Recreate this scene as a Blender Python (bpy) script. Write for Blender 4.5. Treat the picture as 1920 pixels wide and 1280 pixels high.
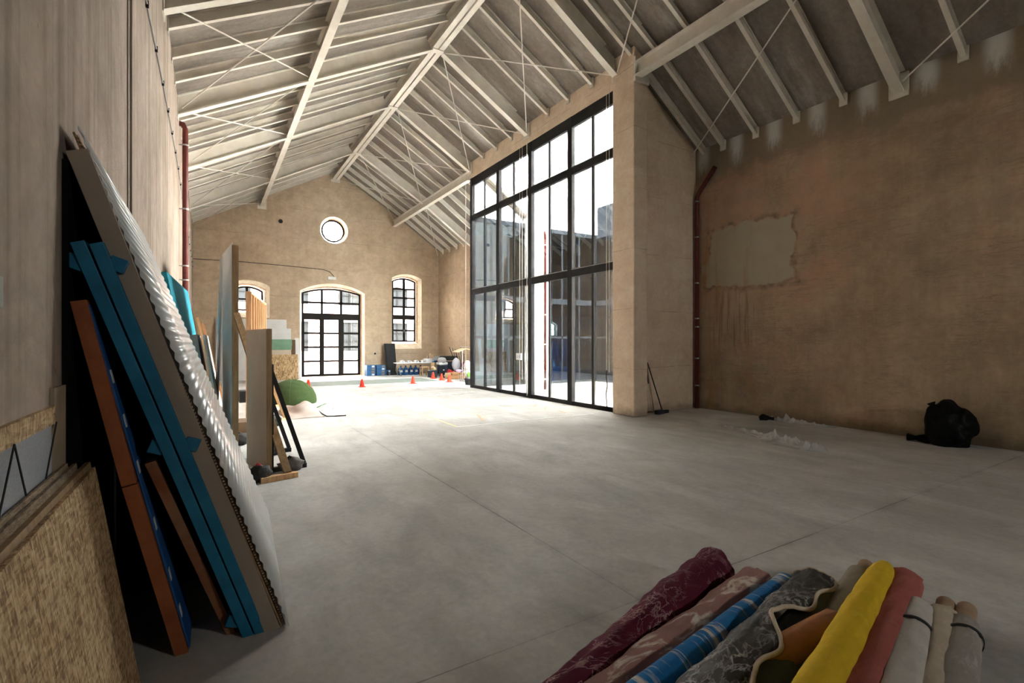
import bpy, math, random
from mathutils import Vector, Matrix, noise
from mathutils.geometry import tessellate_polygon
random.seed(7)
for o in list(bpy.data.objects): bpy.data.objects.remove(o)
SC = bpy.context.scene
COL = SC.collection
U = 1.2                                   # metres per drawing unit
# ------------------------------------------------------------------ camera, sky, exposure
cam_d = bpy.data.cameras.new('camera'); cam = bpy.data.objects.new('camera', cam_d); COL.objects.link(cam)
cam_d.sensor_width = 36.0; cam_d.lens = 36.0*932/1920; cam_d.clip_start = .05; cam_d.clip_end = 300
YAW = math.atan(570/932)
cam.location = (0, 0, 1.6*U); cam.rotation_euler = (math.pi/2, 0, -YAW)
SC.camera = cam
w = bpy.data.worlds.new('overcast_sky'); SC.world = w; w.use_nodes = True
bg = w.node_tree.nodes['Background']; bg.inputs[0].default_value = (1.0, .975, .945, 1); bg.inputs[1].default_value = 4.0
SC.view_settings.view_transform = 'Standard'; SC.view_settings.look = 'None'; SC.view_settings.gamma = 1
SC.view_settings.use_curve_mapping = False
SC.view_settings.exposure = 4.75
SC.cycles.diffuse_bounces = 8; SC.cycles.max_bounces = 16; SC.cycles.transparent_max_bounces = 24
def portal(name, loc, rot, sx, sy):
    l = bpy.data.lights.new(name, 'AREA'); l.shape = 'RECTANGLE'; l.size = sx*U; l.size_y = sy*U
    l.cycles.is_portal = True
    o = bpy.data.objects.new(name, l); COL.objects.link(o); o.location = Vector(loc)*U; o.rotation_euler = rot
portal('daylight_portal', (7.96, 11.9, 3.6), (0, math.pi/2, 0), 7.3, 7.3)
portal('daylight_portal', (4.93, 24.4, 2.05), (-math.pi/2, 0, 0), 2.7, 4.1)
portal('daylight_portal', (8.41, 24.4, 3.2), (-math.pi/2, 0, 0), 1.3, 3.3)
portal('daylight_portal', (6.01, -6.9, 3.45), (math.pi/2, 0, 0), 1.3, 1.2)  # portal for the added window behind the camera
portal('daylight_portal', (4.95, 24.4, 6.75), (-math.pi/2, 0, 0), 1.1, 1.1)

# ------------------------------------------------------------------ materials
def nt(name):
    m = bpy.data.materials.new(name); m.use_nodes = True
    return m, m.node_tree, m.node_tree.nodes['Principled BSDF']
def N(t, kind, **kw):
    n = t.nodes.new(kind)
    for k, v in kw.items(): setattr(n, k, v)
    return n
def L(t, a, b): t.links.new(a, b)
def coords(t, scale=(1, 1, 1), rot=(0, 0, 0)):
    c = N(t, 'ShaderNodeTexCoord'); mp = N(t, 'ShaderNodeMapping'); L(t, c.outputs['Object'], mp.inputs[0])
    mp.inputs['Scale'].default_value = scale; mp.inputs['Rotation'].default_value = rot
    return mp.outputs[0]
def nz(t, vec, scale, detail=5, rough=.6, dist=0):
    n = N(t, 'ShaderNodeTexNoise'); n.inputs['Scale'].default_value = scale; n.inputs['Detail'].default_value = detail
    n.inputs['Roughness'].default_value = rough; n.inputs['Distortion'].default_value = dist
    L(t, vec, n.inputs['Vector']); return n.outputs[0]
def ramp(t, fac, stops):
    r = N(t, 'ShaderNodeValToRGB'); e = r.color_ramp.elements
    while len(e) < len(stops): e.new(.5)
    for i, (p, c) in enumerate(stops):
        e[i].position = p; e[i].color = (c if hasattr(c, '__len__') else (c, c, c))+(1,) if hasattr(c, '__len__') else (c, c, c, 1)
    L(t, fac, r.inputs[0]); return r.outputs[0]
def mixc(t, fac, a, b, mode='MIX'):
    m = N(t, 'ShaderNodeMix', data_type='RGBA', blend_type=mode)
    for s, v in ((m.inputs[0], fac), (m.inputs[6], a), (m.inputs[7], b)):
        if hasattr(v, 'is_output'): L(t, v, s)
        elif hasattr(v, '__len__'): s.default_value = tuple(v)+(1,)
        else: s.default_value = v
    return m.outputs[2]
def math_(t, op, a, b=0, c=None):
    m = N(t, 'ShaderNodeMath', operation=op)
    for i, v in enumerate((a, b, c)):
        if v is None: continue
        if hasattr(v, 'is_output'): L(t, v, m.inputs[i])
        else: m.inputs[i].default_value = v
    return m.outputs[0]
def bump(t, b, h, strength, dist=.02):
    n = N(t, 'ShaderNodeBump'); n.inputs['Strength'].default_value = strength; n.inputs['Distance'].default_value = dist
    L(t, h, n.inputs['Height']); L(t, n.outputs[0], b.inputs['Normal'])
def mat(name, a, b=None, scale=4, rough=.75, metal=0, bmp=0, bscale=60, stretch=(1, 1, 1), lo=.35, hi=.65, spec=.3):
    m, t, p = nt(name); p.inputs['Roughness'].default_value = rough; p.inputs['Metallic'].default_value = metal
    p.inputs['Specular IOR Level'].default_value = spec
    if b is None: p.inputs['Base Color'].default_value = tuple(a)+(1,)
    else:
        v = coords(t, stretch); L(t, ramp(t, nz(t, v, scale), [(lo, tuple(a)), (hi, tuple(b))]), p.inputs['Base Color'])
    if bmp:
        v = coords(t, stretch); bump(t, p, nz(t, v, bscale, 4), bmp)
    return m
def separate(t, v):
    s_ = N(t, 'ShaderNodeSeparateXYZ'); L(t, v, s_.inputs[0]); return s_.outputs
def smooth(t, x, a, b):
    m = N(t, 'ShaderNodeMapRange', interpolation_type='SMOOTHSTEP'); L(t, x, m.inputs[0])
    m.inputs[1].default_value = a; m.inputs[2].default_value = b; return m.outputs[0]

def plaster(name, light, dark, pink, streak=.5, lines=True, patch=False, vert=False):
    m, t, p = nt(name); p.inputs['Roughness'].default_value = .92; p.inputs['Specular IOR Level'].default_value = .1
    v = coords(t)
    c = ramp(t, nz(t, v, .55, 8, .65), [(.34, dark), (.6, light)])
    c = mixc(t, ramp(t, nz(t, coords(t, (1, 1, 1.3)), .35, 5, .6, .4), [(.48, 0), (.68, .75)]), c, pink)
    sv = coords(t, (1.6, 1.6, .14) if not vert else (2.6, 2.6, .1))
    c = mixc(t, math_(t, 'MULTIPLY', ramp(t, nz(t, sv, 2.2, 7, .7), [(.42, 0), (.75, 1)]), streak), c, tuple(x*.55 for x in dark), 'MIX')
    fine = nz(t, v, 9, 8, .75)
    c = mixc(t, .3, c, ramp(t, fine, [(.25, .3), (.5, .52), (.75, .75)]), 'OVERLAY')
    c = mixc(t, .3, c, ramp(t, nz(t, coords(t, (1, 1, 1.4)), 1.7, 7, .7, .6), [(.3, .25), (.7, .75)]), 'OVERLAY')
    speck = ramp(t, nz(t, coords(t, (1, 1, .6)), 21, 3, .6), [(.23, 1), (.27, 0)])
    c = mixc(t, math_(t, 'MULTIPLY', speck, .5), c, tuple(x*.4 for x in dark))
    X, Y, Z = separate(t, coords(t))
    if lines:                                            # pour lines left by the shuttering
        wob = math_(t, 'MULTIPLY', math_(t, 'SUBTRACT', nz(t, coords(t), .8, 4), .5), .14)
        q = math_(t, 'MODULO', math_(t, 'ADD', math_(t, 'ADD', Z, wob), .35), 1.55)
        ln = math_(t, 'MULTIPLY', math_(t, 'LESS_THAN', q, .022), ramp(t, nz(t, coords(t), 1.3, 4), [(.42, 0), (.6, .55)]))
        c = mixc(t, ln, c, tuple(x*.45 for x in dark))
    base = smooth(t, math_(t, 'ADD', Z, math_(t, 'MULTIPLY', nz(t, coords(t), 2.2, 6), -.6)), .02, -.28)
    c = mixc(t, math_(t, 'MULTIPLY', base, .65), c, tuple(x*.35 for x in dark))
    if patch:                                            # repair patch, plaster smears and rust on the long wall
        zone = math_(t, 'MULTIPLY', smooth(t, Y, 3.4*U, 5.2*U), smooth(t, math_(t, 'ABSOLUTE', math_(t, 'SUBTRACT', Z, 3.9*U)), 2.2*U, 1.0*U))
        zone = math_(t, 'MULTIPLY', zone, ramp(t, nz(t, coords(t), .9, 6, .65), [(.38, 0), (.58, .85)]))
        c = mixc(t, zone, c, mixc(t, nz(t, coords(t), 5, 6), (.4, .235, .15), (.5, .315, .215)))
        for rot_, st_ in ((.25, (1, .5, 5)), (-.9, (1, .45, 4)), (.1, (1, .35, 7))):   # trowel and comb scratches
            a_ = math_(t, 'ABSOLUTE', math_(t, 'SUBTRACT', nz(t, coords(t, st_, (rot_, 0, 0)), 1.5, 5, .6, .3), .5))
            sc_ = math_(t, 'MULTIPLY', smooth(t, a_, .02, .004), ramp(t, nz(t, coords(t, (1, 1, 1), (rot_, 0, 0)), .8, 3), [(.52, 0), (.66, .5)]))
            c = mixc(t, sc_, c, (.2, .15, .1))
        n2 = math_(t, 'MULTIPLY', math_(t, 'SUBTRACT', nz(t, coords(t), 1.6, 6), .5), .55)
        dy = math_(t, 'SUBTRACT', math_(t, 'ABSOLUTE', math_(t, 'SUBTRACT', math_(t, 'ADD', Y, math_(t, 'MULTIPLY', math_(t, 'SUBTRACT', nz(t, coords(t), .9, 3), .5), 1.2)), 6.6*U)), .98*U)
        dz = math_(t, 'SUBTRACT', math_(t, 'ABSOLUTE', math_(t, 'SUBTRACT', Z, 3.52*U)), .66*U)
        d = math_(t, 'ADD', math_(t, 'MAXIMUM', dy, dz), n2)
        c = mixc(t, smooth(t, d, .05, -.03), c, mixc(t, nz(t, coords(t), 3, 6), (.36, .3, .215), (.44, .375, .275)))
        rim = math_(t, 'MULTIPLY', smooth(t, d, -.02, .05), smooth(t, d, .22, .06))
        c = mixc(t, math_(t, 'MULTIPLY', rim, ramp(t, nz(t, coords(t), 5, 6), [(.42, .05), (.62, .75)])), c, (.14, .11, .08))
        rz = math_(t, 'MULTIPLY', smooth(t, math_(t, 'ABSOLUTE', math_(t, 'SUBTRACT', Y, 6.95*U)), .85*U, .2*U), smooth(t, math_(t, 'ABSOLUTE', math_(t, 'SUBTRACT', Z, 2.1*U)), .9*U, .4*U))
        stk = ramp(t, nz(t, coords(t, (1, 4.5, .22)), 2.5, 5, .6), [(.5, 0), (.62, .7)])
        c = mixc(t, math_(t, 'MULTIPLY', rz, stk), c, (.13, .095, .06))
        rust = math_(t, 'MULTIPLY', ramp(t, nz(t, coords(t, (1, 3, .3)), 1.1, 5), [(.56, 0), (.72, .8)]), smooth(t, Y, 5.2*U, 7.4*U))
        c = mixc(t, rust, c, (.33, .17, .06))
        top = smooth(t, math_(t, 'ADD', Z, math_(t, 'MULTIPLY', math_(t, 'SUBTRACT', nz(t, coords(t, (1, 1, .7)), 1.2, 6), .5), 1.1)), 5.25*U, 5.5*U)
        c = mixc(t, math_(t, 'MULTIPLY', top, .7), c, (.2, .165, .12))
        ys = math_(t, 'ABSOLUTE', math_(t, 'SUBTRACT', math_(t, 'MODULO', math_(t, 'ADD', Y, 10.42*U), .865*U), .4325*U))
        sp = math_(t, 'MULTIPLY', smooth(t, math_(t, 'ADD', Z, math_(t, 'MULTIPLY', math_(t, 'SUBTRACT', nz(t, coords(t, (1, 1.6, .5)), 2.6, 7, .7), .5), 1.3)), 5.55*U, 6.0*U), smooth(t, ys, .2*U, .4*U))
        c = mixc(t, sp, c, (.55, .53, .5))
    L(t, c, p.inputs['Base Color'])
    bump(t, p, math_(t, 'ADD', nz(t, v, 7, 8, .7), math_(t, 'MULTIPLY', nz(t, v, 60, 3), .3)), .35, .03)
    return m
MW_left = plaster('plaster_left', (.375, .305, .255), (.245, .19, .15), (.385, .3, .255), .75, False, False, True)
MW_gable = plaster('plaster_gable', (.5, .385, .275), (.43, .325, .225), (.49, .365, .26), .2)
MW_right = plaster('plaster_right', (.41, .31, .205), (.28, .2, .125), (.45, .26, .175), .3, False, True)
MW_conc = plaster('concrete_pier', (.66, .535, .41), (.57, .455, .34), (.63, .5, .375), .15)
MW_out = plaster('render_white', (.8, .8, .78), (.7, .7, .68), (.75, .74, .72), .1, False)

def floor_mat():
    m, t, p = nt('polished_concrete_floor')
    v = coords(t)
    c = ramp(t, nz(t, v, .28, 7, .62, .5), [(.3, (.38, .375, .36)), (.52, (.475, .473, .46)), (.72, (.54, .54, .53))])
    c = mixc(t, .55, c, ramp(t, nz(t, coords(t, (1, .5, 1), (0, 0, .5)), 1.6, 8, .7, .5), [(.3, .3), (.7, .7)]), 'OVERLAY')
    c = mixc(t, .3, c, ramp(t, nz(t, v, 14, 8, .75), [(.3, .3), (.7, .68)]), 'OVERLAY')
    warm = ramp(t, nz(t, v, .5, 4), [(.45, 0), (.7, .5)])
    c = mixc(t, warm, c, (.4, .365, .33))
    X, Y, Z = separate(t, v)
    dust = math_(t, 'MULTIPLY', ramp(t, nz(t, coords(t, (1, .35, 1), (0, 0, -.35)), 1.1, 7, .75), [(.52, 0), (.74, 1)]), ramp(t, nz(t, v, 6, 6, .8), [(.35, 0), (.7, .5)]))
    c = mixc(t, dust, c, (.6, .6, .58))
    wob = math_(t, 'MULTIPLY', math_(t, 'SUBTRACT', nz(t, v, 3, 3), .5), .02)
    for ax, pos in ((X, 2.28), (Y, 2.22)):
        d = math_(t, 'ABSOLUTE', math_(t, 'SUBTRACT', math_(t, 'ADD', ax, wob), pos*U))
        ln = math_(t, 'MULTIPLY', math_(t, 'LESS_THAN', d, .0055), ramp(t, nz(t, v, .5, 4), [(.4, .2), (.6, .75)]))
        c = mixc(t, ln, c, (.1, .095, .085))
        sm = math_(t, 'MULTIPLY', smooth(t, d, .1, .0), ramp(t, nz(t, coords(t, (1, 1, 1)), 2.5, 5), [(.45, 0), (.7, .4)]))
        c = mixc(t, sm, c, (.15, .145, .13))
    L(t, c, p.inputs['Base Color'])
    L(t, ramp(t, nz(t, v, 1.2, 6, .7), [(.3, .55), (.7, .75)]), p.inputs['Roughness'])
    p.inputs['Specular IOR Level'].default_value = .05
    bump(t, p, nz(t, v, 30, 5), .05, .02)
    return m
M_floor = floor_mat()
M_deck = None
def deck_mat():
    m, t, p = nt('fibre_cement_roof_deck'); p.inputs['Roughness'].default_value = .9
    v = coords(t)
    c = ramp(t, nz(t, coords(t, (.5, 1.6, .5)), 1.0, 8, .65), [(.34, (.15, .122, .1)), (.62, (.25, .217, .183))])
    c = mixc(t, ramp(t, nz(t, coords(t, (.3, 1.4, .3)), 1.3, 5), [(.58, 0), (.75, .6)]), c, (.46, .44, .41))
    c = mixc(t, .4, c, ramp(t, nz(t, v, 10, 7, .7), [(.3, .3), (.7, .7)]), 'OVERLAY')
    L(t, c, p.inputs['Base Color']); bump(t, p, nz(t, v, 14, 6), .2)
    return m
M_deck = deck_mat()
M_steel = mat('cream_painted_steel', (.56, .515, .44), (.64, .6, .53), 3, .5)
M_rod = mat('cream_rod', (.66, .62, .55), None, rough=.45)
M_frame = mat('anthracite_frame', (.017, .0165, .017), (.023, .022, .023), 5, .7, spec=.1)
M_frameb = mat('dark_bronze_frame', (.025, .022, .02), None, rough=.8, spec=.05)
M_reveal = mat('cream_reveal', (.68, .6, .47), (.55, .45, .33), 5, .9, bmp=.15)
M_brick = mat('bare_brick_reveal', (.36, .2, .12), (.5, .36, .22), 9, .95, bmp=.4)
M_pipe = mat('oxide_red_pipe', (.1, .022, .018), (.14, .03, .024), 5, .4)
M_pipe_out = mat('brick_red_pipe', (.05, .006, .004), None, rough=.8, spec=.02)
M_black = mat('matt_black', (.012, .012, .013), (.02, .02, .021), 8, .7)
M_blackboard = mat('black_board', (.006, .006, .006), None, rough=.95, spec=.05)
M_white = mat('white_board', (.62, .62, .62), (.68, .68, .67), 3, .7)
M_grey = mat('grey_board', (.33, .32, .32), (.38, .37, .36), 2, .8)
M_taupe = mat('taupe_surface', (.25, .205, .165), (.28, .23, .185), 2, .7)
M_beige = mat('beige_panel', (.5, .42, .33), (.56, .47, .38), 1.5, .75)
M_teal = mat('teal_paint', (.004, .1, .2), (.008, .135, .25), 6, .55, bmp=.1)
M_tealfur = mat('teal_carpet', (.015, .2, .28), (.03, .3, .4), 14, .95, bmp=.8, bscale=60, stretch=(1, 1, .4))
M_rust = mat('rust_orange_paint', (.22, .062, .02), (.3, .095, .035), 5, .6, bmp=.15)
M_rust2 = mat('worn_rust_paint', (.17, .05, .02), (.26, .13, .07), 4, .65, bmp=.2)
M_bluep = mat('blue_paint', (.01, .075, .25), (.015, .1, .32), 6, .6)
M_card = mat('fluted_card', (.2, .12, .06), (.3, .19, .1), 10, .9)
M_darkwood = mat('dark_wood', (.1, .055, .03), (.15, .09, .05), 5, .7, stretch=(1, 1, .2))
def wood(name, a, b, st=(6, 6, .5), sc=3):
    m, t, p = nt(name); p.inputs['Roughness'].default_value = .65
    c = ramp(t, nz(t, coords(t, st), sc, 5, .6, 1.2), [(.35, a), (.6, b)])
    kn = ramp(t, nz(t, coords(t, (2, 2, 1)), 4, 2), [(.22, 1), (.28, 0)])
    c = mixc(t, kn, c, tuple(x*.3 for x in a)); L(t, c, p.inputs['Base Color']); return m
M_pine = wood('pine_timber', (.5, .27, .11), (.66, .42, .21))
M_pine2 = wood('aged_pine_timber', (.24, .145, .065), (.36, .235, .12))
M_pineor = wood('fresh_larch_timber', (.52, .24, .1), (.64, .34, .16))
def osb(name, tint=1, sc=1):
    m, t, p = nt(name); p.inputs['Roughness'].default_value = .8
    cs = []
    for k, (st, rt) in enumerate((((1, 1, .22), (.35, 0, 0)), ((1, .25, 1), (.8, 0, .3)), ((1, 1, .22), (-.5, 0, .2)))):
        n_ = N(t, 'ShaderNodeTexVoronoi'); n_.inputs['Scale'].default_value = 85*sc
        L(t, coords(t, st, rt), n_.inputs['Vector']); cs.append(n_.outputs['Color'])
    a = separate(t, cs[0])[0]; b = separate(t, cs[1])[1]; c3 = separate(t, cs[2])[2]
    f = math_(t, 'DIVIDE', math_(t, 'ADD', math_(t, 'ADD', a, b), c3), 3)
    f = math_(t, 'ADD', f, math_(t, 'MULTIPLY', math_(t, 'SUBTRACT', nz(t, coords(t), 3, 4), .5), .4))
    c = ramp(t, f, [(.2, (.2*tint, .11*tint, .045*tint)), (.45, (.4*tint, .26*tint, .125*tint)), (.62, (.52*tint, .36*tint, .19*tint)), (.85, (.66*tint, .5*tint, .3*tint))])
    L(t, c, p.inputs['Base Color']); bump(t, p, f, .25, .004); return m
M_osb = osb('strand_board'); M_osb2 = osb('strand_board_far', 1.05, .35)
M_particle = mat('raw_particle_edge', (.26, .19, .13), (.4, .31, .22), 40, .95, bmp=.9, bscale=90, stretch=(1, .4, 1))
M_speckle = mat('speckled_grey_sheet', (.34, .35, .38), (.27, .28, .31), 120, .8)
def plastic(name, col=(.85, .87, .88), tr=.35, rough=.2, alpha=.0):
    m, t, p = nt(name); out = t.nodes['Material Output']
    p.inputs['Base Color'].default_value = tuple(col)+(1,); p.inputs['Roughness'].default_value = rough
    tl = N(t, 'ShaderNodeBsdfTranslucent'); tl.inputs[0].default_value = tuple(col)+(1,)
    m1 = N(t, 'ShaderNodeMixShader'); m1.inputs[0].default_value = tr; L(t, p.outputs[0], m1.inputs[1]); L(t, tl.outputs[0], m1.inputs[2])
    if alpha:
        tp = N(t, 'ShaderNodeBsdfTransparent'); m2 = N(t, 'ShaderNodeMixShader'); m2.inputs[0].default_value = alpha
        L(t, m1.outputs[0], m2.inputs[1]); L(t, tp.outputs[0], m2.inputs[2]); L(t, m2.outputs[0], out.inputs[0])
    else: L(t, m1.outputs[0], out.inputs[0])
    return m
M_corr = plastic('milky_corrugated_plastic', (.6, .61, .61), .15, .22, .12)
M_film = plastic('clear_plastic_film', (.66, .66, .66), .1, .15, .55)
M_film2 = plastic('thin_plastic_sheet', (.8, .85, .84), .15, .1, .45)
def glass(name, tint, refl, fres=.9, gcol=(1, 1, 1)):
    m, t, p = nt(name); out = t.nodes['Material Output']; t.nodes.remove(p)
    tp = N(t, 'ShaderNodeBsdfTransparent'); tp.inputs[0].default_value = tuple(tint)+(1,)
    gl = N(t, 'ShaderNodeBsdfGlossy'); gl.inputs[0].default_value = tuple(gcol)+(1,); gl.inputs['Roughness'].default_value = 0
    fr = N(t, 'ShaderNodeFresnel'); fr.inputs[0].default_value = 1.45
    mx = N(t, 'ShaderNodeMixShader'); f = math_(t, 'ADD', math_(t, 'MULTIPLY', fr.outputs[0], fres), refl)
    f = math_(t, 'MINIMUM', f, 1); L(t, f, mx.inputs[0]); L(t, tp.outputs[0], mx.inputs[1]); L(t, gl.outputs[0], mx.inputs[2]); L(t, mx.outputs[0], out.inputs[0])
    return m
M_glass = glass('clear_window_glass', (.94, .96, .95), .0)
M_glass_yard = glass('coated_yard_glass', (.42, .56, .68), .022, .0, (.62, .85, 1))
M_glass_return = glass('pale_return_glass', (.55, .59, .6), .012, .0, (.75, .9, 1))
M_glass_sky = glass('mirror_coated_glass', (.6, .66, .7), .85)
M_yardframe = mat('blue_grey_frame', (.024, .029, .036), None, rough=.8, spec=0)
M_yarddark = mat('slate_panel', (.014, .018, .024), (.018, .023, .03), 1.5, .9, spec=0)
M_gravel = mat('pale_gravel', (.62, .6, .55), (.74, .72, .68), 25, .95, bmp=.4)
M_kerb = mat('pale_concrete', (.62, .57, .48), (.7, .66, .58), 4, .9)
M_orange = mat('cone_orange', (.85, .055, .02), None, rough=.45)
M_cloth_w = mat('offwhite_canvas', (.4, .345, .315), (.48, .42, .39), 3, .9, bmp=.15, spec=.03)
M_bag = mat('black_plastic_bag', (.003, .003, .003), (.005, .005, .005), 10, .55, bmp=.5, bscale=12, spec=.12)
def grass_mat():
    m, t, p = nt('artificial_grass'); p.inputs['Roughness'].default_value = .95; v = coords(t)
    c = ramp(t, nz(t, v, 70, 4, .7), [(.3, (.016, .035, .006)), (.55, (.035, .075, .013)), (.75, (.065, .115, .024))])
    c = mixc(t, .5, c, ramp(t, nz(t, v, 4, 4), [(.3, (.026, .05, .009)), (.7, (.05, .09, .018))])); L(t, c, p.inputs['Base Color'])
    bump(t, p, nz(t, v, 90, 3), 1, .03); return m
M_grass = grass_mat()
def splotch(name, base, spot, stretch=(2, 7, 3), lo=.55, hi=.66, sc=3, second=None, rough=.85):
    m, t, p = nt(name); p.inputs['Roughness'].default_value = rough; p.inputs['Specular IOR Level'].default_value = .15
    v = coords(t, stretch, (0, 0, -.24))
    b = mixc(t, nz(t, coords(t), 8, 5), tuple(x*.75 for x in base), tuple(x*1.2 for x in base))
    c = mixc(t, ramp(t, nz(t, v, sc, 6, .65, .8), [(lo, 0), (hi, 1)]), b, spot)
    if second: c = mixc(t, ramp(t, nz(t, coords(t, (3, 3, 3)), 2.2, 5), [(.55, 0), (.62, .8)]), c, second)
    L(t, c, p.inputs['Base Color']); bump(t, p, nz(t, coords(t), 14, 5), .35, .02); return m
R_maroon = splotch('maroon_cloth', (.1, .012, .03), (.42, .25, .25), (1.2, 3, 3), .6, .72, 7)
R_pink = splotch('dusty_pink_cloth', (.32, .17, .15), (.62, .54, .46), (1, 3, 3), .52, .62, 4)
R_blue = splotch('blue_tiedye_cloth', (.012, .14, .36), (.5, .48, .44), (5.5, .5, .5), .53, .6, 2.2)
R_green = splotch('slate_green_cloth', (.1, .115, .115), (.13, .14, .14))
R_cover = splotch('charcoal_patterned_cover', (.06, .056, .052), (.33, .31, .3), (2, 3, 3), .58, .63, 5, rough=.5)
R_beige = splotch('greige_cloth', (.3, .27, .22), (.33, .3, .25))
R_orange = splotch('apricot_cloth', (.42, .19, .085), (.45, .22, .1))
R_yellow = splotch('yellow_cloth', (.62, .42, .02), (.68, .47, .04))
R_red = splotch('brick_pink_cloth', (.35, .105, .09), (.38, .13, .11))
R_white = splotch('pale_grey_cloth', (.48, .455, .42), (.52, .5, .47))
R_cream = splotch('cream_cloth', (.48, .41, .32), (.52, .45, .36))
R_gray = splotch('warm_grey_cloth', (.3, .27, .245), (.38, .35, .32))
def veins(name, base, vein, sc=4, w=.03, blot=None, rough=.85, dist=1.5):
    m, t, p = nt(name); p.inputs['Roughness'].default_value = rough; p.inputs['Specular IOR Level'].default_value = .12
    b = mixc(t, nz(t, coords(t), 7, 5), tuple(x*.7 for x in base), tuple(x*1.25 for x in base))
    f = None
    for k, (s_, d_) in enumerate(((sc, dist), (sc*1.7, dist*.6))):
        a = math_(t, 'ABSOLUTE', math_(t, 'SUBTRACT', nz(t, coords(t, (1, 1.8, 1.5), (0, 0, .3+k)), s_, 4, .6, d_), .5))
        q = smooth(t, a, w, 0); f = q if f is None else math_(t, 'MAXIMUM', f, q)
    f = math_(t, 'MULTIPLY', f, ramp(t, nz(t, coords(t), sc*.9, 4), [(.4, 0), (.62, 1)]))
    c = mixc(t, f, b, vein)
    if blot: c = mixc(t, ramp(t, nz(t, coords(t, (1.5, 3, 2)), sc*.8, 6, .7), [(.52, 0), (.64, .9)]), c, blot)
    L(t, c, p.inputs['Base Color']); bump(t, p, math_(t, 'ADD', nz(t, coords(t), 9, 6), f), .5, .015); return m
R_maroon = veins('maroon_crushed_cloth', (.1, .012, .03), (.48, .3, .3), 2.2, .022)
R_cover = veins('charcoal_cover_crease_highlights', (.05, .046, .042), (.42, .4, .38), 2.6, .04, None, .5, 1.2)  # pale veins paint crease highlights into the patterned charcoal cloth
M_tube = mat('cardboard_core', (.3, .2, .12), (.36, .25, .16), 8, .9)
M_piping = mat('cream_piping', (.5, .43, .33), (.58, .52, .42), 10, .9)
M_tape = mat('white_floor_tape', (.86, .86, .82), (.78, .78, .74), 9, .8, spec=.03)
M_tapey = mat('yellowed_floor_tape', (.78, .72, .4), (.72, .68, .5), 9, .8, spec=.03)
M_tapeo = mat('orange_floor_tape', (.72, .36, .16), (.66, .48, .35), 9, .7)
M_mat = mat('grey_green_mat', (.16, .19, .17), (.2, .23, .21), 3, .8, spec=.03)
M_bluebox = mat('blue_carton', (.02, .09, .22), (.04, .13, .28), 12, .7)
M_lidbrown = mat('brown_carton_side', (.26, .17, .12), None, rough=.85)
M_jug = mat('blue_bottle_plastic', (.02, .09, .24), (.03, .12, .3), 5, .2)
M_labelw = mat('white_label', (.62, .64, .68), None, rough=.6)
M_cardboard = mat('brown_cardboard', (.4, .21, .1), (.47, .26, .13), 6, .9)
M_tan = mat('tan_cardboard', (.55, .4, .24), None, rough=.9)
M_navy = mat('navy_plastic', (.012, .02, .035), (.02, .028, .045), 6, .5)
M_redp = mat('red_plastic', (.45, .02, .03), None, rough=.45)
M_greenp = mat('green_plastic', (.14, .42, .04), None, rough=.5)
M_chrome = mat('grey_metal', (.35, .35, .35), None, rough=.35, metal=.8)
M_greyblue = mat('pale_blue_grey_plastic', (.46, .47, .52), None, rough=.5)
M_purple = mat('lilac_cloth', (.5, .36, .55), None, rough=.8)
M_sand = mat('dark_sandbag_cloth', (.025, .024, .024), (.045, .042, .04), 20, .75, bmp=.3)
M_sandg = mat('grey_sandbag_cloth', (.07, .062, .055), (.12, .105, .095), 14, .55, bmp=.3)
M_pinkfac = mat('street_facade', (.3, .22, .2), (.36, .29, .27), 2, .95, spec=0)
M_street = mat('pale_paving', (.62, .6, .57), (.7, .68, .65), 4, .9)
M_greentile = mat('sage_green_tile', (.16, .3, .2), (.2, .35, .24), 3, .5)
M_roombeige = mat('plain_grey_plaster', (.17, .19, .21), (.21, .23, .25), 2, .9)
M_bluecab = mat('deep_blue_cloth', (.02, .07, .16), (.03, .1, .22), 4, .8)

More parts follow.
